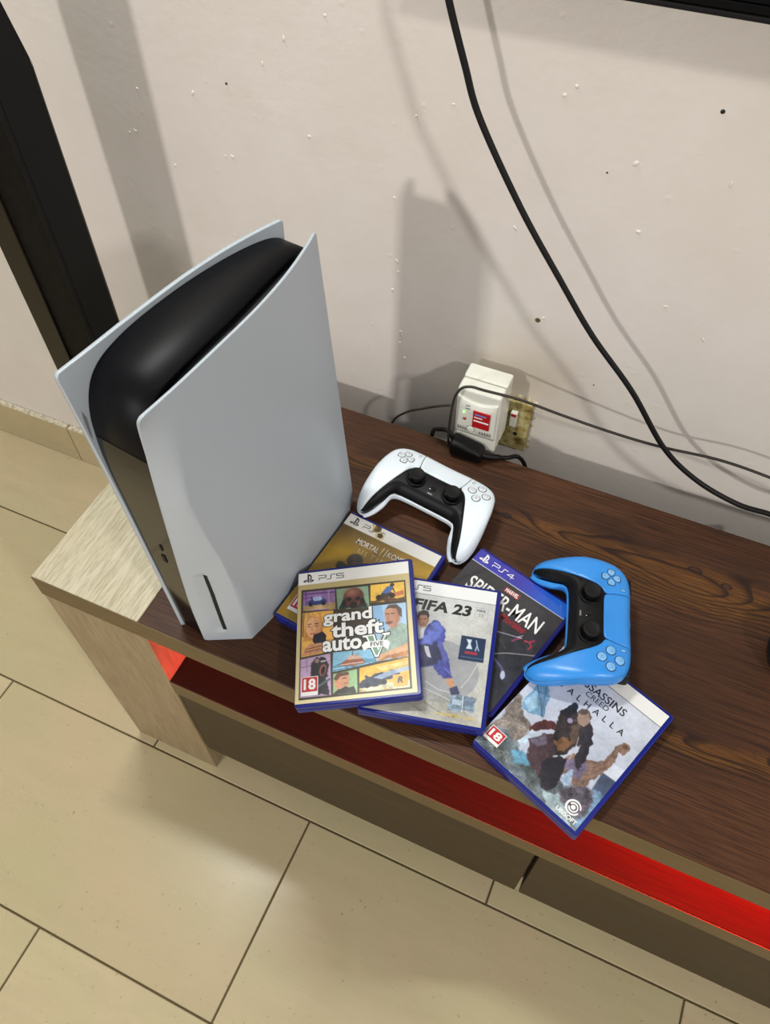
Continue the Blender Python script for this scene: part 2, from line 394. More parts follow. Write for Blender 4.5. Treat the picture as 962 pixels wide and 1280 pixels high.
def plate(name, vf, sgn, label):
    us = [0, .0008, .002] + [ .004+.0009*i for i in range(30)] + [.033+ (.26-.033)*i/34 for i in range(33)] + [.2565, .2585, .2595, .26]
    us = sorted(set(round(x, 5) for x in us))
    zs = [0, .0006, .002, .004] + [.008+.004*i for i in range(95)] + [.3865, .3885, .3895, .39]
    zs = sorted(set(round(z, 4) for z in zs if z <= .39))
    V = []; nu = len(us)
    th = .0030 if sgn > 0 else .0042
    def pnt(s, z):
        # rounded corners in the u-z outline
        u0, u1 = 0., .26
        r = .005
        if z > .39-r: u0 = r-math.sqrt(max(0, r*r-(z-(.39-r))**2)); u1 = .26-(.003-math.sqrt(max(0, .003**2-max(0, z-.387)**2)))
        if z < .003: u0 = .003-math.sqrt(max(0, .003**2-(.003-z)**2))
        if z < .02: u1 = .26-(.02-math.sqrt(max(0, .02**2-(.02-z)**2)))*.6
        u = u0+(u1-u0)*s
        return u, z
    outer = np.zeros((len(zs), nu, 3))
    for i, z in enumerate(zs):
        for j, uu in enumerate(us):
            u, zz = pnt(uu/.26, z); outer[i, j] = (sgn*vf(u, zz), u, zz)
    # normals by differences, for the thickness
    du = np.gradient(outer, axis=1); dz = np.gradient(outer, axis=0)
    N = np.cross(du, dz); N /= np.linalg.norm(N, axis=2, keepdims=True)
    N *= np.sign(N[..., :1]*sgn)
    Ns = N.copy()
    for _ in range(6):
        Ns[1:-1] = (Ns[:-2]+Ns[1:-1]+Ns[2:])/3; Ns[:, 1:-1] = (Ns[:, :-2]+Ns[:, 1:-1]+Ns[:, 2:])/3
    Ns /= np.linalg.norm(Ns, axis=2, keepdims=True)
    inner = outer-Ns*th
    nz = len(zs); V = np.concatenate([outer.reshape(-1, 3), inner.reshape(-1, 3)]); n0 = nz*nu; F = []
    for i in range(nz-1):
        for j in range(nu-1):
            a = i*nu+j; F.append((a, a+1, a+nu+1, a+nu)); F.append((n0+a, n0+a+nu, n0+a+nu+1, n0+a+1))
    per = [j for j in range(nu)]+[i*nu+nu-1 for i in range(1, nz)]+[(nz-1)*nu+j for j in range(nu-2, -1, -1)]+[i*nu for i in range(nz-2, 0, -1)]
    for a, b in zip(per, per[1:]+per[:1]): F.append((a, n0+a, n0+b, b))
    bm = bmesh.new(); me = pymesh(name, V, F); bm.from_mesh(me); bpy.data.meshes.remove(me)
    # soft rim
    rim = [e for e in bm.edges if len(e.link_faces) == 2 and e.calc_face_angle(0) > 1.0]
    bmesh.ops.bevel(bm, geom=rim, offset=.0007, segments=2, affect='EDGES', clamp_overlap=True)
    me = fromb(bm, name, True)
    return link(name, me, M['white_plate'], con, label=label)
pn = plate('side_plate', v_near, 1, 'white side plate with the disc slot, facing the camera')
pf = plate('side_plate', v_far, -1, 'white side plate on the left')
# disc slot: black slit set on the recess step of the front facet
def slot_pt(t_, z):
    u = t_*ridge(z); v = vfn(z)+(vmain(ridge(z), z)-vfn(z))*t_; return np.array([v, u, z])
V = []; nrm = np.array([.563, -.826, 0])
for z in np.linspace(.024, .141, 14):
    for t_, o_ in ((.475, -.0030), (.475, -.0003), (.555, .0002), (.555, -.0030)): V.append(slot_pt(t_, z)+nrm*o_)
F = []
for i in range(13):
    for a, b in ((0, 1), (1, 2), (2, 3), (3, 0)): F.append((i*4+a, i*4+b, i*4+4+b, i*4+4+a))
F += [(3, 2, 1, 0), (52, 53, 54, 55)]
link('disc_slot', pymesh('disc_slot', V, F), M['vent_black'], con)
# scuff on the left plate
V = []; F = []
sc_pts = [(.006, .3475), (.0075, .338), (.0052, .325), (.0035, .316), (.0028, .322), (.0035, .334), (.0045, .343)]
for u, z in sc_pts: V.append((-(v_far(u, z)-.0046), u, z))
link('scuff_mark', pymesh('scuff_mark', V, [tuple(range(len(V)))]), M['grey_ink'], con, label='grey scuff mark near the front edge')
# black core: side profile swept across, its left side follows the plate
prof = catmull([(.0035, .004), (.0035, .1), (.0035, .2), (.0040, .28), (.0075, .320), (.0130, .344), (.0220, .3620), (.034, .3735), (.052, .3805), (.085, .3850), (.13, .3855), (.197, .3830), (.232, .3800), (.250, .3750), (.258, .366), (.259, .34)], 7)
prof = [tuple(p) for p in prof]+[(.259, .2), (.259, .1), (.259, .004)]
def core(name, rightf, leftf, dz, mat, inset=0, label=None):
    V = []; n = len(prof)
    for (u, z) in prof:
        zz = z-dz*min(1, z/.3); uu = u+inset*(1 if u < .13 else -1)
        xl = leftf(uu, zz); xr = rightf(uu, zz)
        for t_, dr in ((0, .0016), (.012, 0), (.5, 0), (.985, 0), (1, .0012)):
            # pull the rim slightly inwards for a soft edge
            cx, cz = .13, .19; k = 1-dr/.13
            V.append((xl+(xr-xl)*t_, cx+(uu-cx)*k, cz+(zz-cz)*k if zz > .01 else zz))
    F = []
    for i in range(n-1):
        for j in range(4): F.append((i*5+j, i*5+j+1, i*5+5+j+1, i*5+5+j))
    F.append(tuple(i*5 for i in range(n))[::-1]); F.append(tuple(i*5+4 for i in range(n)))
    F.append((0, (n-1)*5, (n-1)*5+1, 1)); F.append((1, (n-1)*5+1, (n-1)*5+2, 2)); F.append((2, (n-1)*5+2, (n-1)*5+3, 3)); F.append((3, (n-1)*5+3, (n-1)*5+4, 4))
    bm = bmesh.new(); me = pymesh(name, V, F); bm.from_mesh(me); bpy.data.meshes.remove(me)
    me = fromb(bm, name)
    for p in me.polygons: p.use_smooth = len(p.vertices) == 4
    return link(name, me, mat, con, label=label)
lf = lambda u, z: -(v_far(max(u, .012), min(z, .388))-.0044) if z > .33 else -(v_far(max(u, .004), z)-.0044)
rbody = lambda u, z: sp(u, [0, .05, .08, .13, .2, .25, .26], [.0245, .0262, .0280, .0265, .0182, .0112, .0095]) if z > .30 else min(.0245, v_near(u, max(z, .01))-.004) if u < .03 else .0245
core('core_shell', lambda u, z: rbody(u, z) if u > .0 else .02, lf, 0, M['body_black'], label='satin black core between the plates')
rv = lambda u, z: max(.008, v_near(max(u, .012), max(.01, z))-.0042)
core('cooling_vent', rv, lambda u, z: .0, .007, M['vent_black'], .006)
# glossy front strip over the lower front of the core
V = []; F = []; zs = np.linspace(.006, .318, 60)
for z in zs:
    u = float(np.interp(z, [p[1] for p in prof[:40]], [p[0] for p in prof[:40]]))-.0004
    xl = -(v_far(.0035, z)-.0052); xr = max(.004, v_near(.0035, z)-.0042)
    for x, y in ((xl, u+.002), (xl+.0004, u), (xr-.0004, u), (xr, u+.002)): V.append((x, y, z))
for i in range(59):
    for j in range(3): F.append((i*4+j, i*4+j+1, i*4+5+j, i*4+4+j))
    F.append((i*4+3, i*4, i*4+4, i*4+7))
F.append((0, 3, 2, 1)); F.append((236, 237, 238, 239))
link('front_strip', pymesh('front_strip', V, F), M['gloss_black'], con, label='piano black front strip')
def port(x, z, w_, h_, name):
    bm = bmesh.new(); box_bm(bm, x-w_/2, x+w_/2, .0020, .0034, z-h_/2, z+h_/2, .0006, 2)
    link(name, fromb(bm, name), M['vent_black'], con)
port(-.0022, .178, .0030, .0090, 'small_port'); port(-.0045, .157, .0050, .0120, 'wide_port')
bm = bmesh.new(); bmesh.ops.create_cone(bm, cap_ends=True, segments=20, radius1=.0016, radius2=.0016, depth=.001)
o = link('power_button', fromb(bm, 'power_button'), M['pad_black'], con); o.rotation_euler = (math.pi/2, 0, 0); o.location = (-.012, .0030, .045)
# small rubber feet
for x, u in ((-.02, .05), (.02, .05), (-.02, .21), (.02, .21)):
    me = lathe_mesh('foot', [(.006, 0), (.006, .0045)], 16, (x, u, 0)); link('foot', me, M['pad_black2'], con)
#__REST__
# ------------------------------------------------------------------ flat print helpers
class Art:
    """paints a cover print as a fine grid of vertex colours; u right, v down, both 0..1"""
    def __init__(s, w, h, bg, step=.00055):
        s.w, s.h = w, h; s.nx = int(w/step); s.ny = int(h/step)
        s.U, s.V = np.meshgrid(np.linspace(0, 1, s.nx), np.linspace(0, 1, s.ny))
        s.c = np.zeros((s.ny, s.nx, 3)); s.c[:] = bg
        s.asp = h/w
        rs = np.random.RandomState(7)
        s.n = np.zeros((s.ny, s.nx))
        s.wu = s.wv = 0
        for k, a in ((5, .5), (11, .3), (24, .22), (50, .22), (110, .25)):
            g = rs.rand(int(k*s.asp)+2, k+2)
            x = s.U*k; y = s.V*k*s.asp; xi = x.astype(int); yi = np.minimum(y.astype(int), g.shape[0]-2); fx = x-xi; fy = y-yi
            fx = fx*fx*(3-2*fx); fy = fy*fy*(3-2*fy)
            s.n += a*((g[yi, xi]*(1-fx)+g[yi, xi+1]*fx)*(1-fy)+(g[yi+1, xi]*(1-fx)+g[yi+1, xi+1]*fx)*fy)
            g2 = (g[yi, xi]*(1-fx)+g[yi, xi+1]*fx)*(1-fy)+(g[yi+1, xi]*(1-fx)+g[yi+1, xi+1]*fx)*fy
            if k in (24, 50): s.wu = s.wu+(g2-.5)*(.030 if k == 24 else .014); s.wv = s.wv+(np.roll(g2, 37, 0)-.5)*(.024 if k == 24 else .012)
        s.n = (s.n/1.49-.5)*1.5
        s.px = 1.0/s.nx
    def put(s, m, col, op=1, tex=0):
        m = (np.clip(m, 0, 1)*op)[..., None]
        col = np.array(col, float)
        if tex: col = col*(1+tex*s.n[..., None])
        s.c[:] = s.c*(1-m)+col*m
    def poly(s, pts, col, op=1, soft=1.0, tex=0, clip=None):
        P = [(x, y*s.asp) for x, y in pts]; X, Y = s.U, s.V*s.asp
        if tex >= .6: X, Y = X+s.wu, Y+s.wv*s.asp   # ragged, painterly outlines
        inside = np.zeros(X.shape, bool); dist = np.full(X.shape, 9.)
        n = len(P)
        for i in range(n):
            (x1, y1), (x2, y2) = P[i], P[(i+1) % n]
            with np.errstate(divide='ignore', invalid='ignore'):
                cr = ((y1 > Y) != (y2 > Y)) & (X < (x2-x1)*(Y-y1)/((y2-y1) if y2 != y1 else 1e-9)+x1)
            inside ^= cr
            L = (x2-x1)**2+(y2-y1)**2+1e-12; t_ = np.clip(((X-x1)*(x2-x1)+(Y-y1)*(y2-y1))/L, 0, 1)
            dist = np.minimum(dist, np.hypot(X-x1-t_*(x2-x1), Y-y1-t_*(y2-y1)))
        sd = np.where(inside, dist, -dist)
        m = np.clip(sd/(s.px*soft)+.5, 0, 1)
        if clip is not None: m = m*clip
        s.put(m, col, op, tex); return m
    def rect(s, u0, v0, u1, v1, col, **k): return s.poly([(u0, v0), (u1, v0), (u1, v1), (u0, v1)], col, **k)
    def ell(s, u, v, ru, rv, col, rot=0, op=1, soft=1.5, tex=0, clip=None):
        X = s.U-u; Y = (s.V-v)*s.asp; ca, sa = math.cos(rot), math.sin(rot)
        a = X*ca+Y*sa; b = -X*sa+Y*ca; rv = rv*s.asp
        d = (1-np.hypot(a/ru, b/rv))*min(ru, rv)
        m = np.clip(d/(s.px*soft)+.5, 0, 1)
        if clip is not None: m = m*clip
        s.put(m, col, op, tex); return m
    def line(s, pts, wd, col, op=1, clip=None):
        X, Y = s.U, s.V*s.asp; dist = np.full(X.shape, 9.)
        for (x1, y1), (x2, y2) in zip(pts, pts[1:]):
            y1 = y1*s.asp; y2 = y2*s.asp; L = (x2-x1)**2+(y2-y1)**2+1e-12
            t_ = np.clip(((X-x1)*(x2-x1)+(Y-y1)*(y2-y1))/L, 0, 1)
            dist = np.minimum(dist, np.hypot(X-x1-t_*(x2-x1), Y-y1-t_*(y2-y1)))
        m = np.clip((wd/2-dist)/s.px+.5, 0, 1)
        if clip is not None: m = m*clip
        s.put(m, col, op)
    def grad(s, m, c0, c1, t_, op=1):
        col = np.array(c0)[None, None]*(1-t_[..., None])+np.array(c1)[None, None]*t_[..., None]
        mm = (np.clip(m, 0, 1)*op)[..., None]; s.c[:] = s.c*(1-mm)+col*mm
    def build(s, name, mat, parent, x0, y0, z):
        X = x0+s.U*s.w; Y = y0+s.h*(1-s.V)
        V = np.stack([X, Y, np.full(X.shape, z)], -1).reshape(-1, 3)
        nx, ny = s.nx, s.ny; i = np.arange((ny-1)*(nx-1)); r = i//(nx-1); q = i % (nx-1); a = r*nx+q
        F = np.stack([a, a+nx, a+nx+1, a+1], -1)
        me = bpy.data.meshes.new(name); me.vertices.add(len(V)); me.vertices.foreach_set('co', V.ravel().astype(np.float32))
        me.loops.add(F.size); me.loops.foreach_set('vertex_index', F.ravel().astype(np.int32))
        me.polygons.add(len(F)); me.polygons.foreach_set('loop_start', np.arange(0, F.size, 4).astype(np.int32))
        me.update(calc_edges=True)
        c = np.clip(s.c, 0, 255)/255.; c = np.where(c <= .04045, c/12.92, ((c+.055)/1.055)**2.4)
        at = me.color_attributes.new('print', 'FLOAT_COLOR', 'POINT')
        at.data.foreach_set('color', np.concatenate([c.reshape(-1, 3), np.ones((len(V), 1))], 1).ravel().astype(np.float32))
        return link(name, me, mat, parent)
def print_mat(name, rough=.12, sleeve=True):
    t = NT(name); a = t.node('ShaderNodeAttribute'); a.attribute_name = 'print'; t.link(a.outputs['Color'], t.b.inputs['Base Color'])
    t.set(rough=.35, spec=.4, coat=.8 if sleeve else 0, coatr=.06)
    v = t.coords(); t.bump(t.math('ADD', t.math('MULTIPLY', t.noise(v, 16, 2), 1.0), t.math('MULTIPLY', t.noise(v, 70, 2), .12)), .25, .0010)
    return t.m
M['print'] = print_mat('printed_cover_under_sleeve')

def ink(name, col, rough=.35):
    t = NT(name); t.set(col=col, rough=rough, coat=.8, coatr=.06); return t.m
INK = {k: ink('ink_'+k, c) for k, c in dict(white=(236, 236, 234), black=(14, 14, 16), red=(190, 30, 40), gold=(214, 196, 150), green=(110, 150, 120), dark=(40, 42, 48), grey=(150, 148, 146), crimson=(150, 24, 40), yellow=(226, 190, 40), orange=(236, 160, 40), blue=(40, 70, 130), brown=(60, 44, 22)).items()}
def text_mesh(txt, bold=0., spacing=1.0, shear=0., res=3):
    cu = bpy.data.curves.new('t', 'FONT'); cu.body = txt; cu.size = 1; cu.offset = bold; cu.resolution_u = res
    cu.space_character = spacing; cu.shear = shear
    ob = bpy.data.objects.new('t', cu); COL.objects.link(ob)
    dg = bpy.context.evaluated_depsgraph_get(); dg.update()
    me = bpy.data.meshes.new_from_object(ob.evaluated_get(dg))
    v = np.array([q.co[:2] for q in me.vertices]); f = [tuple(p.vertices) for p in me.polygons]
    bpy.data.meshes.remove(me); bpy.data.objects.remove(ob); bpy.data.curves.remove(cu)
    return v, f
def lettering(txt, parent, box_, z, col, bold=0., rot=0, name='lettering', spacing=1., shear=0., fitref=None, arc=0):
    """fits the text into box_=(x0,y0,x1,y1) in the parent's metres, then turns it"""
    v, f = text_mesh(txt, bold, spacing, shear)
    ref = v if fitref is None else fitref
    lo = ref.min(0); hi = ref.max(0)
    s = (np.array(box_[2:])-np.array(box_[:2]))/(hi-lo)
    p = (v-lo)*s
    wh = np.array(box_[2:])-np.array(box_[:2])
    if rot:
        c_ = wh/2; a = rot; q = p-c_; p = np.stack([q[:, 0]*math.cos(a)-q[:, 1]*math.sin(a), q[:, 0]*math.sin(a)+q[:, 1]*math.cos(a)], 1)+c_
    p += np.array(box_[:2])
    me = pymesh(name, [(x, y, z) for x, y in p], f)
    return link(name, me, INK[col], parent)
def shape(pts, parent, z, col, name):
    v = [Vector((x, y)) for x, y in pts]
    r = delaunay_2d_cdt(v, [], [list(range(len(v)))], 1, 1e-7)
    me = pymesh(name, [(q.x, q.y, z) for q in r[0]], r[2]); return link(name, me, INK[col], parent)
def logo_symbol(parent, x, y, s, z, col):
    """upright letter on a reclining one"""
    T = lambda P: [(x+a*s, y+b*s) for a, b in P]
    shape(T([(.40, .04), (.55, -.02), (.55, .74), (.62, .70), (.68, .60), (.69, .45), (.64, .40), (.60, .42), (.60, .30), (.72, .30), (.80, .42), (.80, .62), (.72, .80), (.56, .90), (.40, .95)]), parent, z, col, 'logo_mark')
    shape(T([(.36, .36), (.10, .26), (.0, .18), (.04, .08), (.16, .05), (.36, .10), (.36, .20), (.22, .16), (.17, .19), (.36, .26)]), parent, z, col, 'logo_mark')
    shape(T([(.60, .26), (.60, .16), (.80, .20), (.86, .17), (.60, .08), (.60, -.02), (.92, .06), (1.02, .15), (.96, .25), (.80, .30)]), parent, z, col, 'logo_mark')
def strokes(paths, wd, parent, z, col, name='lettering'):
    """thin even letter strokes (polylines) as flat ribbons"""
    V = []; F = []
    for P in paths:
        for (x1, y1), (x2, y2) in zip(P, P[1:]):
            d = np.array([x2-x1, y2-y1]); L = np.linalg.norm(d); d /= L; n = np.array([-d[1], d[0]])*wd/2; e = d*wd/2
            b = len(V)
            for q in (np.array([x1, y1])-e-n, np.array([x2, y2])+e-n, np.array([x2, y2])+e+n, np.array([x1, y1])-e+n): V.append((q[0], q[1], z))
            F.append((b, b+1, b+2, b+3)); z += .000002
    return link(name, pymesh(name, V, F), INK[col], parent)
def ps_word(parent, x, y, h, z, col, digit):
    w_ = h*1.35; g = h*.28
    P = [[(x, y), (x, y+h*.42), (x+w_*.9, y+h*.42), (x+w_, y+h*.52), (x+w_, y+h*.9), (x+w_*.9, y+h), (x-h*.12, y+h)]]
    x2 = x+w_+g
    P += [[(x2-h*.1, y), (x2+w_*.42, y), (x2+w_*.52, y+h*.12), (x2+w_*.52, y+h*.88), (x2+w_*.62, y+h), (x2+w_*1.15, y+h)]]
    x3 = x2+w_*1.15+g
    if digit == '5':
        P += [[(x3, y), (x3+w_*.9, y), (x3+w_, y+h*.1), (x3+w_, y+h*.44), (x3+w_*.9, y+h*.54), (x3, y+h*.54), (x3, y+h), (x3+w_, y+h)]]
    else:
        P += [[(x3+w_*.75, y-h*.1), (x3+w_*.75, y+h), (x3, y+h*.28), (x3+w_*1.1, y+h*.28)]]
    strokes(P, h*.15, parent, z, col)

CW, CH, CT = .135, .171, .014
def rrect(w_, h_, r, n=6):
    P = []
    for cx, cy, a0 in ((w_-r, h_-r, 0), (r, h_-r, 90), (r, r, 180), (w_-r, r, 270)):
        for k in range(n+1):
            a = math.radians(a0+90*k/n); P.append((cx+r*math.cos(a), cy+r*math.sin(a)))
    return P
def case(name, label, loc, rz, mat, rot=None):
    root = thing(name, label, 'game case', loc, 'video game cases on the stand')
    if rot is not None: root.rotation_euler = rot
    else: root.rotation_euler = (0, 0, rz)
    # two half shells meeting at a seam; origin is the bottom-left corner on the base plane
    for nm, z0, z1 in (('back_shell', 0, .0066), ('front_shell', .0071, CT)):
        rings = [(.0006, z0), (0, z0+.0006), (0, z1-.0010), (.0004, z1-.0003), (.0012, z1)]
        V = []; n = None
        for ins, z in rings:
            P = rrect(CW-2*ins, CH-2*ins, .0035-ins*.5); n = len(P)
            for x, y in P: V.append((x+ins, y+ins, z))
        F = []
        for i in range(len(rings)-1):
            for j in range(n): F.append((i*n+j, i*n+(j+1) % n, (i+1)*n+(j+1) % n, (i+1)*n+j))
        F.append(tuple(range(n))[::-1]); F.append(tuple(range((len(rings)-1)*n, len(rings)*n)))
        o = link(nm, pymesh(nm, V, F), mat, root)
    ins = link('seam', None, None, root) if False else None
    box('disc_tray', .0010, CW-.0010, .0010, CH-.0010, .0060, .0078, M['vent_black'], root)
    return root
ZP = CT+.00012     # print plane
AX, AY, AW, AH = .0006, .0036, .1296, .1640   # printed area inside the case front
def uvbox(u0, v0, u1, v1): return (AX+u0*AW, AY+(1-v1)*AH, AX+u1*AW, AY+(1-v0)*AH)
def uvp(u, v): return (AX+u*AW, AY+(1-v)*AH)
def rating(parent, u0, v0, u1, v1):
    x0, y0, x1, y1 = uvbox(u0, v0, u1, v1)
    sh = lambda a, b, c, d, col, z: shape([(a, b), (c, b), (c, d), (a, d)], parent, z, col, 'rating_box')
    sh(x0, y0, x1, y1, 'white', ZP+.00006)
    sh(x0+.0007, y0+(y1-y0)*.20, x1-.0007, y1-.0007, 'red', ZP+.00010)
    lettering('18', parent, (x0+.0026, y0+(y1-y0)*.30, x1-.0026, y1-.0026), ZP+.00014, 'white', .035)

# ---- cover prints
def gta_cover():
    A = Art(AW, AH, (196, 178, 128))
    A.grad(np.ones_like(A.U), (176, 158, 106), (222, 208, 160), np.clip(A.V*1.0+A.U*.25, 0, 1))
    A.rect(0, 0, 1, .100, (230, 230, 226))
    A.poly([(0.031, 0.142), (0.963, 0.155), (0.96, 0.973), (0.031, 0.975)], (40, 34, 24)); A.poly([(0.039, 0.151), (0.956, 0.163), (0.953, 0.966), (0.039, 0.968)], (62, 52, 36))
    m = A.poly([(0.048, 0.159), (0.332, 0.163), (0.338, 0.327), (0.047, 0.314)], (140, 108, 156), tex=.5, soft=1)
    A.line([(0.054, 0.177), (0.326, 0.185)], .014, (92, 52, 118), clip=m); A.line([(0.071, 0.144), (0.08, 0.295)], .010, (92, 52, 118), clip=m); A.line([(0.275, 0.165), (0.282, 0.293)], .014, (150, 128, 168), clip=m); A.line([(0.052, 0.212), (0.167, 0.214)], .008, (96, 58, 130), clip=m)
    A.poly([(0.048, 0.274), (0.338, 0.278), (0.338, 0.327), (0.047, 0.314)], (168, 140, 98), clip=m, tex=.8); A.ell(*[(0.174, 0.25)][0], .085, .026, (44, 52, 104), clip=m, tex=.9); A.ell(*[(0.177, 0.225)][0], .050, .018, (156, 172, 212), clip=m, tex=.6); A.ell(*[(0.117, 0.267)][0], .020, .015, (24, 22, 38), clip=m); A.ell(*[(0.231, 0.269)][0], .020, .015, (24, 22, 38), clip=m); A.line([(0.122, 0.207), (0.136, 0.243)], .012, (40, 46, 96), clip=m); A.line([(0.218, 0.215), (0.231, 0.248)], .010, (60, 70, 120), clip=m)
    m = A.poly([(0.345, 0.166), (0.631, 0.168), (0.637, 0.346), (0.357, 0.329)], (126, 156, 128), tex=.25)
    A.poly([(0.363, 0.33), (0.401, 0.271), (0.596, 0.269), (0.628, 0.346)], (44, 50, 42), clip=m, tex=.6); A.ell(*[(0.499, 0.247)][0], .092, .078, (94, 52, 42), clip=m, tex=.5); A.ell(*[(0.478, 0.204)][0], .055, .032, (150, 104, 84), clip=m, soft=14); A.ell(*[(0.458, 0.26)][0], .022, .017, (24, 18, 18), clip=m); A.ell(*[(0.536, 0.262)][0], .022, .017, (24, 18, 18), clip=m); A.ell(*[(0.497, 0.309)][0], .034, .028, (36, 24, 22), clip=m); A.ell(*[(0.414, 0.286)][0], .020, .03, (26, 22, 22), clip=m); A.ell(*[(0.577, 0.287)][0], .020, .03, (26, 22, 22), clip=m)
    m = A.poly([(0.653, 0.164), (0.952, 0.167), (0.948, 0.315), (0.647, 0.308)], (224, 180, 74), tex=.35)
    A.poly([(0.648, 0.291), (0.795, 0.289), (0.949, 0.292), (0.948, 0.317), (0.647, 0.31)], (84, 56, 34), clip=m, tex=.8); A.poly([(0.784, 0.254), (0.941, 0.236), (0.942, 0.271), (0.845, 0.281)], (176, 104, 66), clip=m, tex=.5); A.poly([(0.702, 0.268), (0.748, 0.227), (0.823, 0.226), (0.846, 0.261), (0.795, 0.289), (0.732, 0.289)], (64, 50, 46), clip=m, tex=.9); A.ell(*[(0.721, 0.273)][0], .026, .022, (46, 32, 26), clip=m); A.ell(*[(0.839, 0.269)][0], .026, .022, (46, 32, 26), clip=m)
    A.poly([(0.747, 0.239), (0.8, 0.192), (0.844, 0.185), (0.855, 0.21), (0.822, 0.241), (0.784, 0.248)], (74, 98, 152), clip=m, tex=.5); A.ell(*[(0.845, 0.182)][0], .020, .015, (60, 56, 62), clip=m); A.line([(0.849, 0.209), (0.862, 0.239)], .010, (60, 46, 44), clip=m)
    m = A.poly([(0.045, 0.329), (0.319, 0.333), (0.319, 0.646), (0.042, 0.67)], (214, 164, 82), tex=.3)
    A.poly([(0.043, 0.331), (0.213, 0.337), (0.227, 0.488), (0.178, 0.548), (0.037, 0.555)], (182, 128, 62), tex=.5, clip=m); A.poly([(0.226, 0.466), (0.319, 0.453), (0.319, 0.551), (0.227, 0.552)], (238, 178, 84), clip=m)
    A.poly([(0.08, 0.407), (0.125, 0.369), (0.188, 0.379), (0.214, 0.431), (0.202, 0.496), (0.153, 0.537), (0.11, 0.525), (0.078, 0.473)], (222, 168, 122), clip=m, soft=3, tex=.15); A.poly([(0.157, 0.381), (0.214, 0.42), (0.202, 0.501), (0.159, 0.533), (0.171, 0.46)], (184, 124, 86), op=.65, soft=10, clip=m)
    A.poly([(0.043, 0.331), (0.188, 0.337), (0.209, 0.378), (0.144, 0.364), (0.095, 0.386), (0.074, 0.451), (0.071, 0.537), (0.043, 0.556)], (196, 150, 74), clip=m, tex=.6); A.line([(0.056, 0.349), (0.056, 0.514)], .012, (150, 100, 46), clip=m); A.line([(0.084, 0.346), (0.066, 0.428)], .010, (222, 180, 100), clip=m)
    A.line([(0.095, 0.425), (0.123, 0.422)], .008, (66, 40, 30), clip=m); A.line([(0.155, 0.423), (0.185, 0.424)], .008, (66, 40, 30), clip=m); A.line([(0.096, 0.442), (0.118, 0.442)], .007, (50, 44, 50), clip=m); A.line([(0.158, 0.441), (0.18, 0.441)], .007, (50, 44, 50), clip=m); A.line([(0.135, 0.435), (0.131, 0.469), (0.144, 0.475)], .005, (170, 110, 80), clip=m); A.line([(0.119, 0.499), (0.159, 0.498)], .009, (164, 66, 58), clip=m)
    A.poly([(0.147, 0.507), (0.227, 0.49), (0.258, 0.523), (0.248, 0.597), (0.173, 0.603), (0.138, 0.554)], (36, 32, 42), clip=m, tex=.5); A.poly([(0.046, 0.662), (0.075, 0.602), (0.111, 0.579), (0.221, 0.573), (0.236, 0.628), (0.173, 0.655)], (190, 136, 98), clip=m, tex=.5); A.line([(0.088, 0.613), (0.215, 0.596)], .009, (120, 76, 54), clip=m); A.line([(0.082, 0.634), (0.209, 0.62)], .009, (120, 76, 54), clip=m)
    m = A.poly([(0.666, 0.335), (0.955, 0.336), (0.946, 0.745), (0.676, 0.758)], (168, 198, 228), tex=.2)
    A.poly([(0.666, 0.337), (0.742, 0.338), (0.771, 0.498), (0.684, 0.533), (0.661, 0.443)], (140, 180, 220), clip=m); A.poly([(0.718, 0.579), (0.806, 0.523), (0.905, 0.49), (0.963, 0.517), (0.95, 0.685), (0.699, 0.723)], (150, 170, 158), clip=m, tex=.5)
    A.poly([(0.764, 0.393), (0.797, 0.352), (0.859, 0.35), (0.902, 0.39), (0.895, 0.456), (0.861, 0.512), (0.812, 0.524), (0.772, 0.476)], (196, 146, 116), clip=m, soft=3, tex=.2); A.poly([(0.845, 0.374), (0.901, 0.402), (0.894, 0.467), (0.86, 0.518), (0.83, 0.523), (0.859, 0.452)], (150, 100, 80), op=.6, soft=10, clip=m); A.poly([(0.771, 0.377), (0.804, 0.341), (0.872, 0.34), (0.915, 0.381), (0.914, 0.447), (0.89, 0.434), (0.87, 0.376), (0.809, 0.365)], (92, 74, 66), clip=m, tex=.5)
    A.line([(0.776, 0.411), (0.803, 0.409)], .008, (56, 36, 30), clip=m); A.line([(0.822, 0.411), (0.849, 0.412)], .008, (56, 36, 30), clip=m); A.line([(0.802, 0.42), (0.79, 0.452), (0.805, 0.458)], .005, (140, 92, 74), clip=m); A.ell(*[(0.802, 0.479)][0], .030, .012, (112, 74, 64), clip=m, soft=3); A.poly([(0.68, 0.752), (0.7, 0.713), (0.844, 0.675), (0.942, 0.643), (0.949, 0.696), (0.817, 0.735)], (212, 164, 124), clip=m, tex=.3); A.poly([(0.68, 0.759), (0.758, 0.731), (0.949, 0.706), (0.946, 0.745)], (180, 120, 66), clip=m, tex=.6)
    m = A.poly([(0.316, 0.658), (0.672, 0.661), (0.672, 0.76), (0.312, 0.8)], (132, 188, 216), tex=.25)
    A.poly([(0.316, 0.749), (0.673, 0.726), (0.672, 0.76), (0.312, 0.8)], (84, 146, 176), clip=m, tex=.7); A.poly([(0.348, 0.76), (0.408, 0.727), (0.462, 0.699), (0.557, 0.712), (0.586, 0.754), (0.556, 0.766), (0.413, 0.771)], (160, 90, 64), clip=m, tex=.7); A.poly([(0.414, 0.723), (0.462, 0.689), (0.534, 0.696), (0.563, 0.723), (0.462, 0.724)], (214, 180, 156), clip=m, tex=.5); A.line([(0.48, 0.693), (0.481, 0.663)], .007, (96, 66, 56), clip=m); A.line([(0.51, 0.701), (0.534, 0.679)], .005, (96, 66, 56), clip=m); A.line([(0.378, 0.755), (0.568, 0.75)], .006, (230, 214, 200), clip=m); A.line([(0.318, 0.778), (0.413, 0.774)], .006, (220, 232, 238), clip=m)
